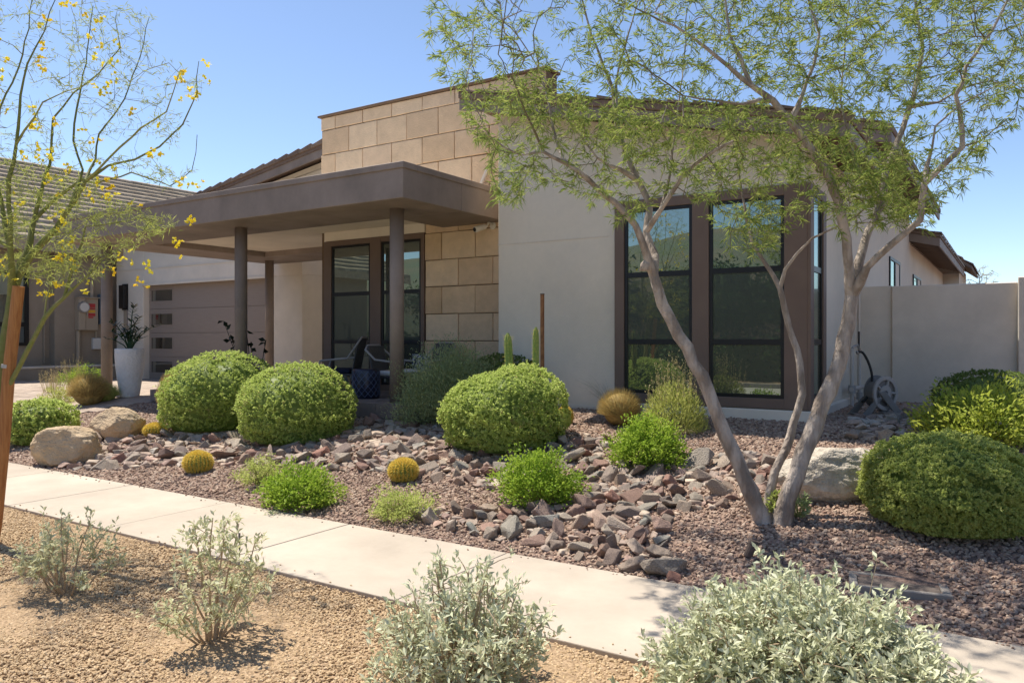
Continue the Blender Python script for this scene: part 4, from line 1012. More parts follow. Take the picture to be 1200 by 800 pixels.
# ------------------------------------------------------------------ brittlebushes by the sidewalk
def big_leaf(i):
    r = random.Random(i); L, W = 1.0, r.uniform(.25, .33); b = r.uniform(-.25, .1)
    pts = [(0, 0), (.18, .55), (.45, 1), (.75, .7), (1, 0)]
    V = []; 
    for x, wv in pts:
        z = b * x * x
        V += [(x, wv * W / 2, z + .10 * wv), (x, 0, z), (x, -wv * W / 2, z + .10 * wv)]
    Fc = [(3 * k + j, 3 * k + 3 + j, 3 * k + 4 + j, 3 * k + 1 + j) for k in range(4) for j in range(2)]
    me = bpy.data.meshes.new('leaf'); me.from_pydata(V, [], Fc); me.update(); me.materials.append(LEAF['brittle_obj']); return me
BIGLEAF = [big_leaf(i) for i in range(5)]
def brittlebush(label, c, rx, h, nst, tufts_per, leaf, single=0, dome=True, low=.3, ry=None, bare=.35, lf='brittle', tight=False):
    c = np.asarray(c, float); ry = ry or rx
    o = thing('brittlebush', label, 'bush', c, 'silvery brittlebushes along the sidewalk')
    m = MB(); TP, TD = [], []
    for s in range(nst):
        dd = dome_dirs(1, low)[0]; tip = np.array([dd[0] * rx, dd[1] * ry, max(dd[2], .1) * h]) * (rng.uniform(.92, 1.01) if tight else rng.uniform(.80, 1.03))
        b0 = np.array([dd[0] * .05, dd[1] * .05, -.02]); mid = tip * np.array([.55, .55, .5]) + rng.normal(0, .03, 3) * rx
        pts = [b0, b0 * .5 + mid * .5 + rng.normal(0, .015, 3), mid, mid * .45 + tip * .55 + rng.normal(0, .02, 3) * rx, tip]
        m.tube([tuple(c + q) for q in pts], [.008, .0065, .005, .004, .0025], 5, False)
        for k in range(tufts_per):
            t = 1 - (1 - bare) * (k / tufts_per) ** 1.1
            j = min(int(t * 4), 3); q = pts[j] + (pts[j + 1] - pts[j]) * (t * 4 - j)
            off = rng.normal(0, 1, 3) * rx * .13 * (k > 0); e = q + off; e[2] = max(e[2], .03)
            if k > 0 and k % 2: m.tube([tuple(c + q), tuple(c + (q + e) / 2 + np.array([0, 0, .006])), tuple(c + e)], [.003, .0025, .0015], 4, False)
            TP.append(e); TD.append(nrm(pts[j + 1] - pts[j] + np.array([0, 0, .05])))
    m.build('branches', M['twig'], o)
    TP, TD = np.array(TP), np.array(TD); per = 11 if tight else 8
    P = np.repeat(TP, per, 0); D = np.repeat(TD, per, 0)
    dirs = nrm(D * .7 + rng.normal(0, .72, P.shape) + np.array([0, 0, .15])); P = P + D * rng.uniform(-.04, .03, (len(P), 1)) + rng.normal(0, .006, P.shape)
    n = len(P); L = leaf * rng.uniform(.55, 1.2, n)
    order = np.argsort((P + c - CAM) @ FW - P[:, 2] * .6)
    big = order[:single * 2][rng.permutation(min(single * 2, n))[:single]] if single else np.array([], int)
    msk = np.ones(n, bool); msk[big] = False
    V, Fc = leaves(P[msk] + c, dirs[msk], L[msk], L[msk] * .36, .25, .12, rng.normal(0, .45, (int(msk.sum()), 3)) + np.array([0, 0, 1.0]))
    part('foliage', LEAF[lf], o, V, Fc, rnd4(int(msk.sum())))
    for i in big:
        lo = link('leaf', random.choice(BIGLEAF), None, o); lo.location = P[i]; lo.rotation_mode = 'QUATERNION'
        lo.rotation_quaternion = Vector(dirs[i]).to_track_quat('X', 'Z') @ Matrix.Rotation(rng.uniform(-.9, .9), 3, 'X').to_quaternion(); lo.scale = (L[i] * 1.15,) * 3
    return o
def gpt(u, v): 
    p = CAM + ray(u, v) * (EYE / ((v - HY) / F)); p[2] = -.02; return p
brittlebush('broad silver brittlebush overhanging the sidewalk, fullest of the row', gpt(938, 846), .59, .545, 560, 8, .046, 230, True, .02, .56, .72, 'brittle', True)
brittlebush('airy silver brittlebush at the sidewalk edge, next to the fullest one', gpt(541, 808), .44, .66, 84, 10, .045, 140, True, .22, None, .42, 'brittle')
brittlebush('sparse leggy brittlebush with bare stems by the irrigation tube', gpt(248, 744), .34, .70, 18, 11, .048, 0, True, .25, None, .6, 'brittle_green')
brittlebush('sparse small brittlebush with a single bare trunk, nearest the wooden stake', gpt(79, 690), .34, .60, 17, 11, .046, 0, True, .25, None, .6, 'brittle_green')

# ------------------------------------------------------------------ trees
class Skel:
    def __init__(s): s.P = []; s.par = []; s.r0 = []
    def add(s, p, par, r=0): s.P.append(np.array(p, float)); s.par.append(par); s.r0.append(r); return len(s.P) - 1
    def limb(s, pts, par=-1, step=.10):
        """pts: (u, v, d, radius) traced; returns node ids at the traced points"""
        ids = []; prev = par; last = None
        for u, v, d, r in pts:
            p = at_d(u, v, d)
            if last is not None or par >= 0:
                a = last[0] if last is not None else s.P[par]; ra = last[1] if last is not None else (s.r0[par] or r)
                k = max(1, int(np.linalg.norm(p - a) / step))
                for i in range(1, k): prev = s.add(a + (p - a) * i / k + rng.normal(0, .005, 3), prev, (ra + (r - ra) * i / k) * (1 + rng.normal(0, .045)))
            prev = s.add(p, prev, r * (1 + rng.normal(0, .05))); ids.append(prev); last = (p, r)
        return ids
    def grow(s, targets, step=.09, wob=.012, bias=np.array([0, 0, .0]), minid=0, maxlen=9):
        P = np.array(s.P); 
        A = np.zeros((len(P) + 60 * len(targets), 3)); A[:len(P)] = P; n = len(P)
        base = np.mean(P, 0)
        t = np.array(targets); dmin = np.min(np.linalg.norm(t[:, None] - P[None, minid::3], axis=2), 1); order = np.argsort(dmin)
        for i in order:
            q = t[i]; dv = np.linalg.norm(A[minid:n] - q, axis=1) + .55 * np.maximum(0, A[minid:n, 2] - q[2]); k = int(np.argmin(dv)) + minid
            L = np.linalg.norm(A[k] - q)
            if L > maxlen: continue
            m = max(1, int(L / step)); par = k; a = A[k].copy()
            sag = rng.normal(0, .05, 3) * L
            for j in range(1, m + 1):
                u = j / m; p = a + (q - a) * u + sag * math.sin(math.pi * u) + rng.normal(0, wob, 3) * (j < m)
                par = s.add(p, par, 0); A[n] = p; n += 1
        return s
    def finish(s, r_tip=.0022, expo=2.35, rmax=.03):
        n = len(s.P); acc = np.zeros(n); kids = np.zeros(n, int)
        for i in range(n - 1, -1, -1):
            if kids[i] == 0: acc[i] = r_tip ** expo
            if s.par[i] >= 0: acc[s.par[i]] += acc[i]; kids[s.par[i]] += 1
        rad = np.minimum(acc ** (1 / expo), rmax); r0 = np.array(s.r0); rad = np.where(r0 > 0, r0, rad)
        return rad, kids
    def mesh(s, rad, sides_big=9, sides_small=4, rmin=0.0, rmax=9, thr=.012):
        """chains of nodes -> joined tubes"""
        n = len(s.P); ch = [[] for _ in range(n)]
        for i, p in enumerate(s.par):
            if p >= 0: ch[p].append(i)
        big = MB(); small = MB(); starts = [i for i in range(n) if s.par[i] < 0]; stack = [(None, i) for i in starts]
        while stack:
            pr, i = stack.pop()
            chain = [pr] if pr is not None else []; cur = i
            while True:
                chain.append(cur)
                if not ch[cur]: break
                nx = max(ch[cur], key=lambda k: rad[k])
                for k in ch[cur]:
                    if k != nx: stack.append((cur, k))
                cur = nx
            if len(chain) < 2: continue
            rr = [rad[k] for k in chain]
            if pr is not None: rr[0] = min(rr[0], rr[1] * 1.25)
            tgt = big if max(rr) > thr else small
            tgt.tube([s.P[k] for k in chain], rr, sides_big if max(rr) > thr else sides_small, False)
        return big, small

def smooth_obj(o):
    o.data.polygons.foreach_set('use_smooth', [True] * len(o.data.polygons)); return o

# desert willow: three trunks traced, crown grown onto them
S = Skel()
B = ground(905, 610); D0 = depth(B)
d = D0
t1 = S.limb([(895, 611, d, .092), (892, 603, d, .078), (886, 592, d, .068), (872, 560, d + .02, .062), (850, 510, d + .05, .058), (823, 440, d + .1, .053), (795, 393, d + .12, .049), (776, 356, d + .15, .046), (766, 322, d + .15, .043)])
t1a = S.limb([(755, 290, d + .1, .03), (745, 264, d + .05, .027), (722, 238, d, .024), (688, 209, d - .1, .021), (664, 192, d - .2, .018), (637, 178, d - .3, .014), (627, 155, d - .4, .010), (614, 128, d - .5, .007), (600, 90, d - .6, .005)], t1[-1])
S.limb([(655, 175, d - .05, .012), (647, 146, d, .010), (640, 110, d + .05, .008), (628, 60, d + .1, .005)], t1a[4])
S.limb([(610, 182, d - .4, .006), (590, 172, d - .5, .005), (560, 150, d - .7, .003)], t1a[5])
t1b = S.limb([(768, 300, d + .3, .034), (757, 272, d + .4, .031), (762, 240, d + .5, .028), (748, 212, d + .55, .026), (733, 178, d + .6, .023), (722, 142, d + .7, .020), (718, 104, d + .8, .017), (708, 80, d + .85, .013), (690, 30, d + 1.0, .009), (672, -40, d + 1.1, .006)], t1[-1])
S.limb([(722, 100, d + .8, .011), (728, 70, d + .75, .009), (745, 10, d + .7, .006), (760, -60, d + .7, .004)], t1b[5])
t1c = S.limb([(775, 245, d + .2, .020), (800, 205, d + .05, .018), (828, 182, d - .1, .015), (858, 166, d - .2, .010), (890, 140, d - .3, .006)], t1b[1])
S.limb([(786, 200, d + .25, .010), (792, 150, d + .35, .008), (800, 90, d + .5, .006), (805, 10, d + .6, .004)], t1c[0])
S.limb([(700, 185, d + .4, .010), (672, 150, d + .45, .008), (640, 95, d + .5, .006), (600, 30, d + .5, .004)], t1b[3])
t3 = S.limb([(901, 606, d + .06, .042), (901, 585, d + .08, .040), (908, 552, d + .12, .036), (926, 512, d + .18, .033), (940, 462, d + .22, .030), (937, 424, d + .25, .028), (924, 380, d + .3, .026), (914, 338, d + .3, .024)])
S.limb([(897, 309, d + .35, .016), (882, 286, d + .4, .014), (874, 256, d + .5, .011), (868, 215, d + .6, .007), (858, 160, d + .7, .004)], t3[-1])
S.limb([(920, 316, d + .25, .014), (934, 297, d + .2, .012), (952, 279, d + .1, .010), (980, 266, d, .007), (1005, 252, d - .1, .004)], t3[-1])
t2 = S.limb([(916, 615, d - .05, .104), (917, 607, d - .05, .086), (922, 585, d - .05, .072), (937, 543, d - .04, .068), (959, 486, d, .064), (982, 430, d + .02, .060), (994, 380, d + .04, .056), (998, 345, d + .05, .052)])
t2a = S.limb([(995, 315, d, .040), (992, 280, d - .05, .037), (984, 240, d - .1, .034), (972, 208, d - .15, .033), (956, 184, d - .2, .032), (940, 160, d - .25, .031), (926, 142, d - .3, .029), (906, 118, d - .35, .025), (880, 100, d - .4, .020), (854, 78, d - .45, .016), (826, 55, d - .5, .012), (790, 30, d - .55, .008), (745, 10, d - .6, .005)], t2[-1])
S.limb([(940, 112, d - .3, .014), (954, 76, d - .3, .012), (960, 40, d - .25, .010), (945, -10, d - .2, .008), (930, -80, d - .2, .005)], t2a[6])
S.limb([(870, 122, d - .4, .010), (840, 118, d - .5, .008), (800, 112, d - .6, .006), (750, 75, d - .7, .004)], t2a[7])
S.limb([(855, 40, d - .4, .009), (850, 0, d - .35, .007), (840, -70, d - .3, .004)], t2a[8])
t2b = S.limb([(1007, 305, d + .15, .036), (1018, 270, d + .25, .033), (1034, 238, d + .35, .030), (1037, 205, d + .4, .027), (1052, 165, d + .5, .024), (1066, 125, d + .6, .022), (1076, 92, d + .7, .020), (1081, 56, d + .75, .016), (1074, 10, d + .8, .012), (1065, -60, d + .9, .007)], t2[-1])
S.limb([(1012, 225, d + .3, .012), (1000, 180, d + .35, .010), (985, 120, d + .4, .008), (990, 50, d + .45, .006), (1000, -40, d + .5, .004)], t2b[2])
S.limb([(1100, 120, d + .5, .010), (1125, 105, d + .4, .008), (1160, 95, d + .3, .006), (1195, 105, d + .2, .004)], t2b[5])
t2c = S.limb([(1016, 313, d - .1, .030), (1045, 286, d - .2, .028), (1078, 258, d - .3, .026), (1083, 216, d - .35, .024), (1105, 194, d - .4, .022), (1128, 172, d - .45, .020), (1127, 148, d - .45, .018), (1120, 112, d - .5, .016), (1132, 78, d - .5, .013), (1162, 37, d - .5, .010), (1190, -15, d - .5, .007)], t2[-1])
S.limb([(1092, 175, d - .3, .009), (1096, 148, d - .3, .008), (1130, 120, d - .2, .006), (1168, 100, d - .2, .004)], t2c[3])
S.limb([(1150, 165, d - .5, .006), (1180, 140, d - .6, .004)], t2c[5])
ntr = len(S.P)
# crown volume: fine twigs reach for points inside it
outline = [(512, -140), (500, 5), (506, 60), (512, 90), (545, 130), (548, 165), (572, 190), (575, 225), (598, 245), (640, 215), (668, 215), (690, 245), (745, 270), (770, 225), (815, 235), (838, 262), (862, 300), (905, 300), (930, 262), (965, 240), (975, 285), (1000, 270), (1040, 250), (1070, 275), (1100, 262), (1108, 230), (1150, 205), (1165, 150), (1185, 155), (1205, 120), (1230, 40), (1215, -140)]
T = []
def shoot(n, poly, dlo, dhi, pw=1.0):
    k = 0; po = np.array(poly); lo, hi = po.min(0), po.max(0)
    while k < n:
        u, v = rng.uniform(lo[0], hi[0]), rng.uniform(lo[1], hi[1])
        if not in_poly(np.array([u]), np.array([v]), poly)[0]: continue
        T.append(at_d(u, v, rng.uniform(dlo, dhi))); k += 1
shoot(2200, outline, d - 1.0, d + 1.25)
shoot(330, [(560, 110), (640, 90), (740, 130), (850, 130), (960, 140), (1060, 180), (1060, 260), (980, 230), (900, 200), (820, 210), (700, 170), (620, 150)], d - .6, d + .9)
shoot(300, [(850, -60), (1190, -60), (1200, 60), (1130, 110), (1000, 130), (900, 110), (840, 60)], d - .8, d + 1.0)
shoot(110, [(990, 185), (1060, 180), (1090, 250), (1040, 270), (990, 250)], d - .3, d + .5)
S.grow(T, .085, .012, minid=t1[5], maxlen=1.6)
rad, kids = S.finish(.0016, 2.2, .018)
big, small = S.mesh(rad)
wil = thing('desert_willow', 'multi-trunk willow-leaved tree with pale bare trunks in front of the corner window', 'tree', B)
smooth_obj(big.build('trunk', M['bark'], wil)); smooth_obj(small.build('twigs', M['wtwig'], wil, kind='stuff'))
MB().lathe([(.055, -.03), (.045, .03), (.02, .055)], at_d(757, 313, d + .13), 10).build('branch_stub', M['bark'], wil, smooth=True)
# leaves on young wood
Pn = np.array(S.P); par = np.array(S.par); idx = np.arange(len(Pn))
tipd = np.full(len(Pn), 99)
for i in range(len(Pn) - 1, -1, -1):
    if kids[i] == 0: tipd[i] = 0
    if par[i] >= 0: tipd[par[i]] = min(tipd[par[i]], tipd[i] + 1)
young = idx[(idx >= ntr) & (tipd <= 4)]
per = 13
P = np.repeat(Pn[young], per, 0); gd = nrm(Pn[young] - Pn[par[young]]); Dg = np.repeat(gd, per, 0)
P = P + Dg * rng.uniform(-.06, .06, (len(P), 1)) + rng.normal(0, .008, P.shape)
dirs = nrm(Dg * .75 + rng.normal(0, .62, P.shape) + np.array([0, 0, -.12]))
tips = idx[(idx >= ntr) & (tipd == 0)]
P2 = np.repeat(Pn[tips], 9, 0); D2 = nrm(np.repeat(nrm(Pn[tips] - Pn[par[tips]]), 9, 0) * .9 + rng.normal(0, .55, P2.shape))
P = np.concatenate([P, P2]); dirs = np.concatenate([dirs, D2]); n = len(P)
L = .074 * rng.uniform(.55, 1.25, n)
V, Fc = leaves(P, dirs, L, 0.0064 * rng.uniform(.8, 1.3, n), .2, .18, rng.normal(0, .6, P.shape) + np.array([0, 0, .8]))
part('crown', LEAF['willow'], wil, V, Fc, np.repeat(np.clip(np.repeat(rng.random(n // 1), 1) * .8 + .2 * rng.random(n), 0, 1), 4))
print('willow nodes', len(S.P), 'leaves', n)

# palo verde at the sidewalk by the wooden stake
S = Skel(); d = 6.35; RS = .82
base = S.limb([(-19, 650, d, 0.072), (-14, 600, d, 0.0615), (-6, 500, d, 0.0574), (3, 425, d, 0.0508), (8, 385, d, 0.0451), (14, 346, d, 0.0394), (22, 322, d, 0.0344)])
low = S.limb([(2, 470, d - .1, 0.0213), (17, 440, d - .12, 0.0197), (52, 373, d - .2, 0.0180), (75, 349, d - .25, 0.0131), (95, 330, d - .3, 0.0082), (125, 300, d - .35, 0.0049), (150, 285, d - .4, 0.0033)], base[2])
S.limb([(54, 352, d - .2, 0.0066), (57, 343, d - .2, 0.0049)], low[2])
m1 = S.limb([(36, 300, d, 0.0279), (50, 284, d, 0.0254), (66, 268, d - .05, 0.0230), (84, 240, d - .1, 0.0189), (100, 212, d - .15, 0.0148)], base[-1])
S.limb([(112, 202, d - .2, 0.0098), (129, 184, d - .25, 0.0082), (165, 150, d - .3, 0.0074), (195, 131, d - .35, 0.0057), (203, 108, d - .4, 0.0041), (210, 86, d - .4, 0.0025)], m1[-1])
S.limb([(127, 194, d - .1, 0.0098), (158, 187, d - .15, 0.0082), (187, 172, d - .2, 0.0074), (214, 146, d - .25, 0.0057), (231, 109, d - .3, 0.0041), (233, 72, d - .3, 0.0025)], m1[-1])
S.limb([(97, 199, d + .1, 0.0098), (86, 165, d + .15, 0.0082), (90, 127, d + .2, 0.0074), (101, 75, d + .3, 0.0049), (109, 7, d + .4, 0.0033)], m1[3])
S.limb([(112, 187, d + .05, 0.0082), (116, 157, d + .1, 0.0074), (146, 116, d + .15, 0.0057), (165, 64, d + .2, 0.0041), (175, 20, d + .25, 0.0025)], m1[-1])
m2 = S.limb([(40, 258, d + .2, 0.0197), (66, 232, d + .3, 0.0164), (96, 210, d + .35, 0.0123), (112, 215, d + .4, 0.0082), (154, 202, d + .3, 0.0066), (199, 218, d + .2, 0.0049), (225, 199, d + .1, 0.0033), (231, 158, d + .1, 0.0025)], base[-1])
S.limb([(60, 180, d + .3, 0.0107), (62, 139, d + .3, 0.0090), (86, 109, d + .3, 0.0074), (116, 86, d + .25, 0.0057), (141, 56, d + .2, 0.0041), (135, 22, d + .2, 0.0025)], m2[0])
m3 = S.limb([(12, 290, d - .2, 0.0213), (10, 210, d - .3, 0.0164), (19, 169, d - .3, 0.0131), (24, 112, d - .35, 0.0098), (32, 75, d - .4, 0.0074), (52, 37, d - .4, 0.0049), (67, -5, d - .4, 0.0033)], base[5])
S.limb([(-10, 180, d - .1, 0.0098), (0, 127, d - .1, 0.0082), (22, 79, d - .1, 0.0066), (34, 34, d - .1, 0.0049), (40, -20, d - .1, 0.0033)], m3[0])
S.limb([(50, 120, d - .35, 0.0057), (75, 108, d - .3, 0.0041), (100, 100, d - .3, 0.0025)], m3[2])
S.limb([(100, 265, d - .3, 0.0066), (130, 262, d - .4, 0.0049), (165, 255, d - .45, 0.0033), (200, 262, d - .5, 0.0025)], low[3])
S.limb([(-30, 260, d, 0.0164), (-80, 200, d - .2, 0.0098), (-120, 120, d - .3, 0.0049)], m3[0])
nl = len(S.P); T = []
shoot(430, [(-60, -40), (60, -40), (120, 0), (175, 10), (172, 60), (235, 70), (238, 110), (205, 165), (225, 215), (150, 205), (100, 195), (60, 200), (-60, 200)], d - .7, d + .7)
shoot(430, [(-40, 175), (50, 195), (110, 215), (150, 238), (190, 250), (205, 265), (150, 290), (130, 318), (80, 335), (40, 330), (-40, 320)], d - .7, d + .5)
S.grow(T, .09, .010, minid=base[5], maxlen=1.3)
rad, kids = S.finish(.0013, 2.3, .010)
big, small = S.mesh(rad, 8, 4)
pv = thing('palo_verde', 'slender green-stemmed tree with yellow flowers tied near the wooden stake', 'tree', at_d(-19, 638, d))
smooth_obj(big.build('trunk', M['gbark'], pv)); smooth_obj(small.build('twigs', M['gtwig'], pv, kind='stuff'))
Pn = np.array(S.P); par = np.array(S.par); idx = np.arange(len(Pn))
ok = idx[(idx > base[-1] + 4) & (rad < .0065)]
# fine leaf stalks: short hair-thin needles, denser low down
den = np.where((Pn[ok][:, 2] < 3.1) & (Pn[ok][:, 2] > 2.0), 1.0, .62); ok = ok[rng.random(len(ok)) < den]
per = 11; P = np.repeat(Pn[ok], per, 0) + rng.normal(0, .017, (len(ok) * per, 3))
D = nrm(rng.normal(0, 1, P.shape) + np.array([0, 0, .2])); n = len(P)
V, Fc = leaves(P, D, .066 * rng.uniform(.5, 1.3, n), .0056, .1, .1)
part('crown', LEAF['palo'], pv, V, Fc, rnd4(n))
fl = [(200 / 2.667, 6), (55, 21), (101, 17), (118, 21), (43, 30), (55, 53), (108, 53), (105, 71), (131, 70), (50, 79), (12, 73), (128, 84), (134, 94), (116, 103), (120, 108), (5, 131), (37, 143), (44, 145), (63, 147), (47, 174), (30, 183), (50, 186), (58, 184), (77, 198), (60, 212), (64, 212), (175, 184), (187, 183), (135, 205), (133, 216), (115, 219), (120, 228), (104, 228), (132, 229), (14, 231), (22, 232), (76, 230), (70, 260), (20, 257), (167, 241), (239, 73), (247, 95), (218, 99), (226, 112), (222, 118), (215, 84), (212, 92), (72, 298), (70, 302), (150, 300), (163, 306), (171, 316), (4, 324), (66, 333), (52, 343), (58, 343), (88, 308), (95, 340), (213, 218), (232, 217)]
fl += [(float(rng.uniform(0, 235)), float(rng.uniform(0, 340))) for _ in range(26)]
fl = [f for f in fl if not (f[0] > 150 and f[1] < 40)]
P, D, rn = [], [], []
for u, v in fl:
    q = at_d(u, v, d + rng.uniform(-.35, .25)); kk = rng.integers(2, 5); col = rng.random()
    for _ in range(kk):
        cc = q + rng.normal(0, .03, 3); ax = nrm(rng.normal(0, 1, 3) + np.array([0, -.6, .3]))
        for j in range(6):
            P.append(cc); D.append(ax * .35 + nrm(np.cross(ax, rng.normal(size=3)))); rn.append(np.clip(col * .8 + rng.random() * .2, 0, 1))
P, D = np.array(P), np.array(D)
V, Fc = leaves(P, D, .032, .025, .15); part('blossoms', LEAF['flower'], pv, V, Fc, np.repeat(rn, 4))
print('palo leaves', n)
# wooden stake
sk = thing('tree_stake', 'leaning orange-brown wooden stake beside the green-stemmed tree', 'stake', at_d(-10, 635, 6.25))
MB().tube([tuple(at_d(u, v, dd)) for u, v, dd in ((-11, 650, 6.25), (-5, 612, 6.25), (4, 520, 6.25), (10, 440, 6.25), (22, 335, 6.25))], [.048, .0475, .047, .046, .0445], 12).build('pole', M['wood'], sk, bevel=.006)
a, b = at_d(9.2, 428, 6.25), at_d(9.4, 424, 6.25)
MB().tube([tuple(at_d(9.3, 431, 6.25)), tuple(at_d(9.7, 427, 6.25))], [.049, .049], 12).build('wire_tie', M['metal'], sk)

# bare thorn tree far behind the garden wall
S = Skel(); pb = at_y(1150, HY, 34); db = depth(pb)
S.limb([(1150, 420, db, .09), (1149, 360, db, .06), (1147, 335, db, .03)])
T = []; shoot(60, [(1122, 335), (1132, 318), (1150, 309), (1172, 320), (1180, 334)], db - .9, db + .9); S.grow(T, .2, .02, maxlen=3)
rad, kids = S.finish(.006, 2.2, .03); big, small = S.mesh(rad, 6, 3)
bt = thing('bare_tree', 'thin pale twiggy treetop showing above the garden wall', 'tree', at_d(1150, 420, db)); big.build('trunk', M['twig'], bt); small.build('twigs', M['twig'], bt, kind='stuff')
Pn = np.array(S.P); P = np.repeat(Pn[8:], 2, 0); V, Fc = leaves(P, rng.normal(size=P.shape), .12, .02); part('crown', LEAF['palo'], bt, V, Fc, rnd4(len(P)))

# trees across the street, mirrored in the glass
def far_tree(x, y, h, r, label):
    o = thing('street_tree', label, 'tree', (x, y, 0), 'trees across the street mirrored in the windows')
    MB().tube([(x, y, -.1), (x + .1, y, h * .35), (x, y + .1, h * .6)], [.16, .13, .07], 7).build('trunk', M['bark'], o)
    cs = dome_dirs(26, -.6) * np.array([r, r, h * .32]) * rng.uniform(.4, 1, (26, 1)) + np.array([x, y, h * .64])
    P = np.repeat(cs, 150, 0) + rng.normal(0, r * .17, (26 * 150, 3)); V, Fc = leaves(P, rng.normal(size=P.shape), .26, .13); part('crown', LEAF['tree_bg'], o, V, Fc, rnd4(len(P)))
def far_hedge(x0, x1, y, h):
    o = thing('reflection_hedge', 'long dark hedge added across the street to darken the low window reflections', 'hedge', ((x0 + x1) / 2, y, 0))
    P = np.stack([rng.uniform(x0, x1, 9000), rng.normal(y, .5, 9000), h * (.02 + .98 * rng.random(9000) ** .7) * (1 + .12 * np.sin(rng.uniform(0, 6, 9000)))], -1)
    V, Fc = leaves(P, rng.normal(size=P.shape), .24, .14); part('foliage', LEAF['tree_bg'], o, V, Fc, rnd4(len(P)))
    MB().box(x0, y - .35, -.1, x1, y + .35, h * .8).build('inner_foliage', LEAF['tree_bg'], o)
far_hedge(-34, 8, -11.2, 1.7)  # out-of-view hedge, added to darken what the lower panes mirror
for k, (x, y, h, r) in enumerate(((-9.5, -12, 4.6, 2.0), (-15.5, -13.5, 5.0, 2.3), (-21, -12.5, 4.4, 1.9), (-5, -14, 4.7, 2.0), (-27, -14, 5.2, 2.4), (1, -13, 4.8, 2.2), (-12.4, -15, 5.0, 2.2), (-7.2, -16, 5.2, 2.2), (-18.4, -16, 5.2, 2.3))):
    far_tree(x, y, h, r, 'bushy tree across the street, seen only as a reflection in the windows')

# ================================================================== PATIO FURNITURE, POT, FITTINGS
# white pot and its plant
p = ground(152, 466); d = depth(p); zb = float(p[2]) + .015; s_ = d / F
H = (466 - 409) * s_; r = 16 * s_
pot = thing('plant_pot', 'tall white hammered ceramic pot beside the end canopy post', 'pot', (p[0], p[1], zb))
pr = [(.62, 0), (.66, .03), (.74, .18), (.86, .42), (.95, .66), (1.0, .86), (1.0, .98), (.97, 1.0), (.90, .985), (.88, .93), (.3, .90)]
smooth_obj(MB().lathe([(a * r, b * H) for a, b in pr], (p[0], p[1], zb), 40).build('vessel', M['pot'], pot))
MB().lathe([(r * .86, H * .90), (r * .86, H * .93)], (p[0], p[1], zb), 20).build('soil', M['redsoil'], pot)
zz = thing('potted_plant', 'dark glossy feather-leaved plant growing in the white pot', 'plant', (p[0], p[1], zb + H * .93))
def zleaf():
    me = bpy.data.meshes.new('leaf'); me.from_pydata([(0, 0, 0), (.3, .2, .03), (.7, .2, .02), (1, 0, -.05), (.7, -.2, .02), (.3, -.2, .03), (.35, 0, 0), (.7, 0, 0)], [], [(0, 6, 1), (6, 7, 2, 1), (7, 3, 2), (0, 5, 6), (6, 5, 4, 7), (7, 4, 3)]); me.materials.append(LEAF['zz']); return me
ZL = zleaf(); st = MB(); nlf = 0
for (du, dv, n) in ((-26, -44, 8), (-20, -30, 8), (-14, -40, 8), (4, -68, 11), (10, -52, 9), (16, -36, 7), (26, -34, 9), (-6, -34, 8), (36, -40, 8), (2, -30, 8), (-30, -20, 5), (18, -22, 6)):
    tip = np.array([RT[0] * du * s_, RT[1] * du * s_, -dv * s_ * .8]) + np.array([FW[0], FW[1], 0]) * rng.normal(0, 5) * s_
    pts = [np.zeros(3), tip * np.array([.25, .25, .5]), tip * np.array([.6, .6, .85]), tip]
    st.tube([tuple(np.array([p[0], p[1], zb + H * .93]) + q) for q in pts], [.014, .012, .009, .004], 5)
    for k in range(n):
        t = .3 + .7 * (k + .5) / n; j = min(int(t * 3), 2); q = pts[j] + (pts[j + 1] - pts[j]) * (t * 3 - j)
        for sg in (-1, 1):
            if nlf > 280: break
            dr = nrm(nrm(pts[j + 1] - pts[j]) * .55 + sg * np.array([RT[0], RT[1], 0]) * .8 + rng.normal(0, .2, 3))
            lo = link('leaf', ZL, None, zz); lo.location = q; lo.rotation_mode = 'QUATERNION'; lo.rotation_quaternion = Vector(dr).to_track_quat('X', 'Z'); lo.scale = (.16 * (1.1 - .4 * t),) * 3; nlf += 1
st.build('stalks', LEAF['zz'], zz)
# thin dark plant at the middle post
p = np.array([-11.55, 9.2, .70]); dd = depth(p); s_ = dd / F
fp = thing('young_tree', 'thin dark-leaved young plant in front of the garage, by the middle canopy post', 'plant', p)
st = MB(); P, D = [], []
for (u, v, n) in ((262, 376, 7), (270, 392, 6), (294, 400, 4), (312, 398, 5), (288, 378, 4)):
    tip = at_d(u, v, dd + rng.uniform(-.3, .3)); m1 = p * .4 + tip * .6 + np.array([0, 0, -.1])
    st.tube([tuple(p), tuple(p * .5 + m1 * .5 + rng.normal(0, .02, 3)), tuple(m1), tuple(tip)], [.018, .012, .008, .004], 5)
    for k in range(n): P.append(m1 + (tip - m1) * (.3 + .7 * rng.random()) if k else tip); D.append(rng.normal(0, 1, 3) + np.array([0, 0, -.5]))
st.build('stem', LEAF['darkleaf'], fp); V, Fc = leaves(np.array(P), np.array(D), .15, .085); part('leaves', LEAF['darkleaf'], fp, V, Fc, rnd4(len(P)))

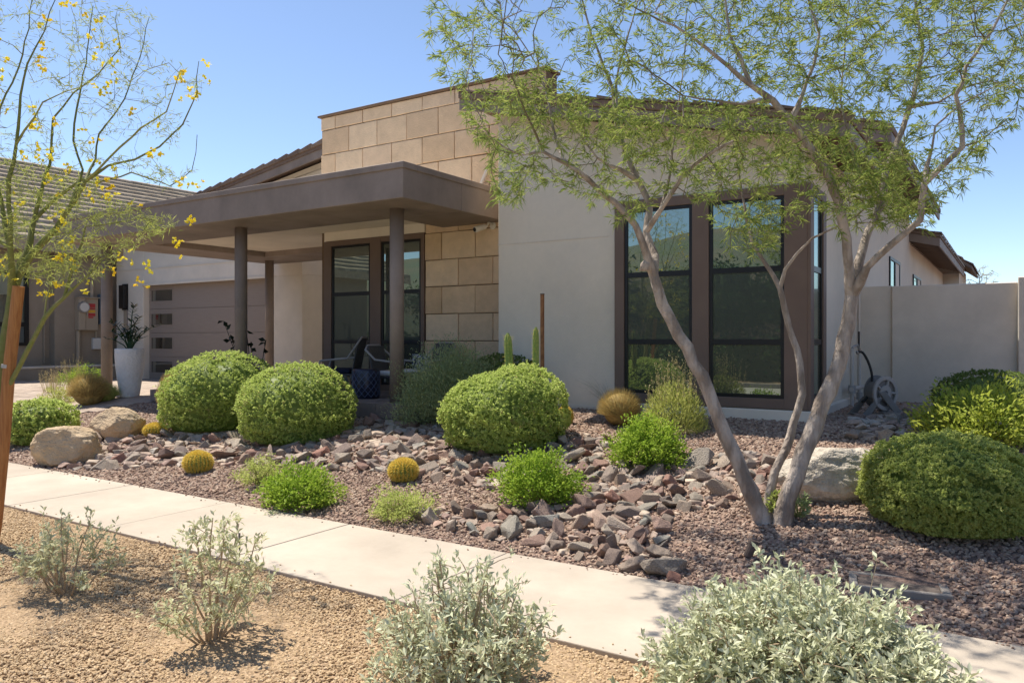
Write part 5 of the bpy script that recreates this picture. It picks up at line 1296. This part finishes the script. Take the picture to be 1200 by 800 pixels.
def chair(label, c, yaw, cushion, h=.82, w=.58, dpt=.56, legm='teak', name='patio_chair', back_tilt=.12):
    o = thing(name, label, 'chair', (0, 0, 0)); o.location = c; o.rotation_euler.z = yaw
    m = MB().box(-w / 2 + .03, -dpt / 2 + .03, .30, w / 2 - .03, dpt / 2 - .03, .335); m.build('seat', M['chairm'], o, bevel=.01)
    b = MB().hexa([(-w / 2 + .05, dpt / 2 - .05, .34), (w / 2 - .05, dpt / 2 - .05, .34), (w / 2 - .05, dpt / 2 - .02, .34), (-w / 2 + .05, dpt / 2 - .02, .34), (-w / 2 + .05, dpt / 2 - .05 + back_tilt, h), (w / 2 - .05, dpt / 2 - .05 + back_tilt, h), (w / 2 - .05, dpt / 2 - .02 + back_tilt, h), (-w / 2 + .05, dpt / 2 - .02 + back_tilt, h)])
    bk = b.build('backrest', M['chairm'], o, bevel=.01)
    n = 14; rim = [(-w / 2, -dpt / 2 + .05, .34), (-w / 2, -dpt / 2, .42), (-w / 2, -dpt / 2 + .05, .56), (-w / 2, dpt / 2 - .1, .60), (-w / 2 + .02, dpt / 2 + back_tilt * .8, h - .06), (-w / 2 + .12, dpt / 2 + back_tilt, h + .01)]
    MB().tube(rim + [(-x, y, z) for x, y, z in rim[::-1]], .018, 8).build('arm_frame', M['lightp'], o, smooth=True)
    for sx in (-1, 1):
        for sy in (-1, 1):
            MB().tube([(sx * w * .34, sy * dpt * .32, .30), (sx * w * .46, sy * dpt * .46, 0)], [.018, .013], 8).build('leg', M[legm], o)
    MB().box(-w / 2 + .04, -dpt / 2 + .04, .337, w / 2 - .04, dpt / 2 - .07, .42).build('cushion', cushion, o, bevel=.03, segs=3)
    return o
PZ = .70
c = at_y(462, HY, 9.55); c[2] = PZ; chair('patio armchair with white seat cushion, half hidden by the canopy post', c, R(100), M['whitecloth'])
c = at_y(399, HY, 9.75); c[2] = PZ; ch = chair('dark woven patio chair with navy cushion below the tall patio window', c, R(-60), M['navycloth'], .95, .66, .62)
c = at_y(500, HY, 10.0); c[2] = PZ; chair('woven patio chair set against the stone wall behind the feathery bush', c, R(-15), M['navycloth'], .86, .62)
# navy drum side table with a pale lattice
c = at_y(429, HY, 9.0); c[2] = PZ
tb = thing('side_table', 'navy drum side table with a raised diamond lattice', 'table', c)
r, H = .21, .46
smooth_obj(MB().lathe([(r * .93, 0), (r * 1.0, .02), (r * 1.02, H * .5), (r, H - .02), (r * .97, H)], c, 28).build('drum', M['navy'], tb))
lat = MB()
for k in range(14):
    for sg in (-1, 1):
        lat.tube([(c[0] + r * 1.035 * math.cos(2 * math.pi * k / 14 + sg * t * 1.6), c[1] + r * 1.035 * math.sin(2 * math.pi * k / 14 + sg * t * 1.6), c[2] + .03 + (H - .06) * t) for t in np.linspace(0, 1, 8)], .0045, 4, False)
lat.build('lattice', M['navyline'], tb)
# low table with drinks behind the armchair
c = at_y(487, HY, 9.7); c[2] = PZ
tb = thing('coffee_table', 'small pale low table between the patio chairs', 'table', c)
MB().lathe([(.30, .40), (.31, .41), (.31, .43), (.30, .44)], c, 28).build('table_top', M['whitecloth'], tb)
for a in (0, 2.1, 4.2): MB().tube([(c[0] + .2 * math.cos(a), c[1] + .2 * math.sin(a), c[2] + .40), (c[0] + .26 * math.cos(a), c[1] + .26 * math.sin(a), c[2])], .014, 6).build('leg', M['lightp'], tb)
pl = thing('cushion', 'navy and white patterned scatter cushion on the chair at the stone wall', 'cushion', at_y(496, 425, 9.92))
cc = at_y(494, 427, 9.86)
bm = MB(); n = 9; 
for j in range(n + 1):
    for i in range(n + 1):
        a, b = i / n * 2 - 1, j / n * 2 - 1; th = .075 * math.sqrt(max(0, (1 - a ** 4) * (1 - b ** 4)))
        bm.v.append((cc[0] + a * .2, cc[1] - th, cc[2] + b * .17))
bm.f = [(j * (n + 1) + i, j * (n + 1) + i + 1, (j + 1) * (n + 1) + i + 1, (j + 1) * (n + 1) + i) for j in range(n) for i in range(n)]
k = len(bm.v); bm.v += [(x, 2 * cc[1] - y, z) for x, y, z in bm.v]; bm.f += [tuple(k + i for i in f[::-1]) for f in bm.f]
smooth_obj(bm.build('cover', mat('navy_white_print', (.03, .035, .08), .95, (.5, .5, .5), 28, 1, .1, 100, .05, ridge=(.5, .56)), pl))

# pipes and hose reel at the house corner
x = -1.95
def pipe_pt(u, v): return tuple(at_x(u, v, x))
pp = thing('water_pipes', 'pair of upright painted water pipes with a valve at the house side', 'pipes', pipe_pt(1002, 488))
a = at_x(998.5, 488, x); b = at_x(1005.5, 488, x)
zt = at_x(998.5, 408, x)[2]
MB().tube([(x, a[1], float(gz(x, a[1])) - .1), (x, a[1], zt)], .026, 10).build('pipe', M['whitepipe'], pp)
MB().tube([(x + .02, b[1], float(gz(x, b[1])) - .1), (x + .02, b[1], zt - .08)], .022, 10).build('pipe', M['whitepipe'], pp)
zv = at_x(1002, 455, x)[2]
MB().tube([(x, a[1] - .05, zv), (x + .02, b[1] + .22, zv)], .032, 10).build('crosspiece', M['whitepipe'], pp)
MB().lathe([(.05, -.06), (.05, .06)], (x, a[1], zv), 10).lathe([(.045, -.05), (.045, .05)], (x + .02, b[1], zv - .12), 10).build('valve', M['metal'], pp)
MB().tube([(x, a[1], zt), (x + .03, (a[1] + b[1]) / 2, zt + .05), (x + .02, b[1], zt - .02)], .018, 8).build('tap', M['metal'], pp)
MB().tube([(x - .03, b[1] + .28, float(gz(x, 13))), (x - .03, b[1] + .28, 1.75)], .014, 6).build('cable', M['hose'], pp)
g = ground(1036, 489); dd = depth(g); s_ = dd / F
hr = thing('hose_reel', 'grey plastic garden hose reel leaning on the gravel by the garden wall', 'hose reel', g)
Rm = np.array([RT[0], RT[1], 0]); Fm = np.array([FW[0], FW[1], 0])
def hp(du, dv, df=0): return g + Rm * du * s_ - UP * dv * s_ + Fm * df
def disc(c, r0, r1, th, name, m, n=28):
    q = MB(); V = []
    for side in (-1, 1):
        for rr in (r0, r1):
            for k in range(n):
                a = 2 * math.pi * k / n; V.append(tuple(c + (Rm * math.cos(a) * .86 + Fm * .3 * math.cos(a) + UP * math.sin(a)) * rr + (Fm * .95 - Rm * .3) * side * th / 2))
    ix = lambda s, r_, k: (s * 2 + r_) * n + k % n
    fs = []
    for k in range(n):
        fs += [(ix(0, 0, k), ix(0, 0, k + 1), ix(0, 1, k + 1), ix(0, 1, k)), (ix(1, 0, k), ix(1, 1, k), ix(1, 1, k + 1), ix(1, 0, k + 1)), (ix(0, 1, k), ix(0, 1, k + 1), ix(1, 1, k + 1), ix(1, 1, k)), (ix(0, 0, k), ix(1, 0, k), ix(1, 0, k + 1), ix(0, 0, k + 1))]
    q.add(V, fs); return q.build(name, m, hr, bevel=.004)
cw = hp(-3, -29)
disc(cw + Fm * -.10, .165, .215, .03, 'wheel_rim', M['lightp']); disc(cw + Fm * .14, .15, .215, .03, 'wheel_rim', M['greyp'])
disc(cw + Fm * -.09, .03, .10, .04, 'hub', M['lightp']); disc(cw + Fm * .02, .06, .17, .2, 'wound_hose', M['greyp'])
for k in range(5):
    a = 2 * math.pi * k / 5; e = (Rm * math.cos(a) * .86 + Fm * .3 * math.cos(a) + UP * math.sin(a))
    MB().tube([tuple(cw - Fm * .10 + e * .09), tuple(cw - Fm * .10 + e * .17)], .016, 6).build('spoke', M['lightp'], hr)
for df in (-.16, .2):
    MB().hexa([tuple(hp(a, b, c_ + df)) for (a, b, c_) in ((10, 1, 0), (21, 1, 0), (21, 1, .03), (10, 1, .03), (-13, -30, 0), (-5, -32, 0), (-5, -32, .03), (-13, -30, .03))]).build('side_frame', M['greyp'], hr, bevel=.01)
    MB().hexa([tuple(hp(a, b, c_ + df)) for (a, b, c_) in ((-36, 0, 0), (-25, 0, 0), (-25, 0, .03), (-36, 0, .03), (-15, -24, 0), (-8, -24, 0), (-8, -24, .03), (-15, -24, .03))]).build('side_frame', M['greyp'], hr, bevel=.01)
MB().tube([tuple(hp(-30, -3, -.17)), tuple(hp(-30, -3, .23))], .02, 6).tube([tuple(hp(15, -3, -.17)), tuple(hp(15, -3, .23))], .02, 6).build('cross_bar', M['greyp'], hr)
gh = thing('garden_hose', 'black hose looping from the tap down to the hose reel', 'hose', hp(-20, -50))
pts = [hp(u - 1036, v - 489, 0.05) for u, v in ((1006, 413), (1013, 413), (1020, 425), (1024, 440), (1023, 455), (1018, 466), (1012, 471))]
fine = []
for i in range(len(pts) - 1):
    p0, p1, p2, p3 = pts[max(i - 1, 0)], pts[i], pts[i + 1], pts[min(i + 2, len(pts) - 1)]
    for t in np.linspace(0, 1, 5)[:-1]: fine.append(tuple(.5 * ((2 * p1) + (-p0 + p2) * t + (2 * p0 - 5 * p1 + 4 * p2 - p3) * t * t + (-p0 + 3 * p1 - 3 * p2 + p3) * t ** 3)))
MB().tube(fine + [tuple(pts[-1])], .016, 7).build('tube', M['hose'], gh, smooth=True)
MB().tube([fine[0], fine[1]], .024, 8).build('coupling', M['metal'], gh)

# irrigation valve box in the gravel
a = ground(1052, 686); ib = thing('valve_box', 'sunken rectangular irrigation valve box with a weathered lid', 'valve box', a)
q = [ground(u, v) for u, v in ((1018, 672), (1092, 678), (1091, 702), (1010, 694))]
ux = nrm(q[1] - q[0]); uy = nrm(q[3] - q[0]); zt = float(a[2]) + .022
ux[2] = 0; uy = np.array([-ux[1], ux[0], 0]); cen = sum(q) / 4; hw, hh = .29, .17
def cor(s, t, z): return tuple(cen[:2] + ux[:2] * s + uy[:2] * t) + (z,)
def obox(s0, t0, s1, t1, z0, z1): return MB().hexa([cor(s0, t0, z0), cor(s1, t0, z0), cor(s1, t1, z0), cor(s0, t1, z0), cor(s0, t0, z1), cor(s1, t0, z1), cor(s1, t1, z1), cor(s0, t1, z1)])
obox(-hw + .05, -hh + .04, hw - .05, hh - .04, zt - .1, zt - .012).build('lid', M['gwood'], ib, bevel=.006)
for i, (s0, t0, s1, t1) in enumerate(((-hw, -hh, hw, -hh + .04), (-hw, hh - .04, hw, hh), (-hw, -hh + .04, -hw + .05, hh - .04), (hw - .05, -hh + .04, hw, hh - .04))):
    obox(s0, t0, s1, t1, zt - .12, zt).build('rim', M['oldconc'], ib, bevel=.005)
# landscape spotlight
a = ground(876, 655); d = depth(a); s_ = d / F
lp = thing('spotlight', 'small tilted brown landscape spotlight in the gravel below the tree', 'lamp', a)
MB().tube([tuple(a + UP * .02), tuple(a + UP * .11 + Rm * .04)], [.032, .035], 14).tube([tuple(a + UP * .11 + Rm * .04), tuple(a + UP * .135 + Rm * .049)], [.038, .031], 14).build('shroud', M['bronze'], lp)
MB().tube([tuple(a - UP * .08 - Rm * .01), tuple(a + UP * .03)], .015, 8).build('spike', M['lamp'], lp)
# irrigation tube and a fallen leaf sprig on the walk
a = gpt(277, 656); it = thing('irrigation_tube', 'thin bent black irrigation tube standing at the sidewalk edge', 'tube', a)
dd = depth(a); f_ = lambda u, v: tuple(at_d(u, v, dd))
MB().tube([f_(272, 658), f_(277, 655), f_(280.5, 648), f_(281, 640), f_(280.5, 626)], .0055, 6).build('tube', M['hose'], it, smooth=True); MB().tube([f_(280.6, 630), f_(280.5, 624)], .008, 6).build('emitter', M['greyp'], it)
a = gpt(320, 602); a[2] = .004
sp = thing('fallen_sprig', 'tiny fallen grey-green sprig lying on the sidewalk', 'leaf litter', a)
P = np.repeat(a[None], 9, 0) + rng.normal(0, .02, (9, 3)) * np.array([1, 1, .2]) + np.array([0, 0, .01]); V, Fc = leaves(P, rng.normal(size=P.shape) * np.array([1, 1, .3]), .05, .02); part('leaves', LEAF['rosemary'], sp, V, Fc, rnd4(9))
MB().tube([tuple(a + np.array([-.04, 0, .006])), tuple(a + np.array([.05, .02, .008]))], .003, 5).build('stem', M['twig'], sp)
# suckers at the foot of the willow
for (u, v, lab) in ((905, 607, 'small yellow-green sprouts between the tree trunks'), (936, 608, 'small grey-green sprouts at the outer side of the leaning trunk')):
    a = ground(u, v); leafy('basal_sprouts', lab, 'plant', a, .10, .17, LEAF['olive' if u < 920 else 'rosemary'], 220, .05, tufts=20)
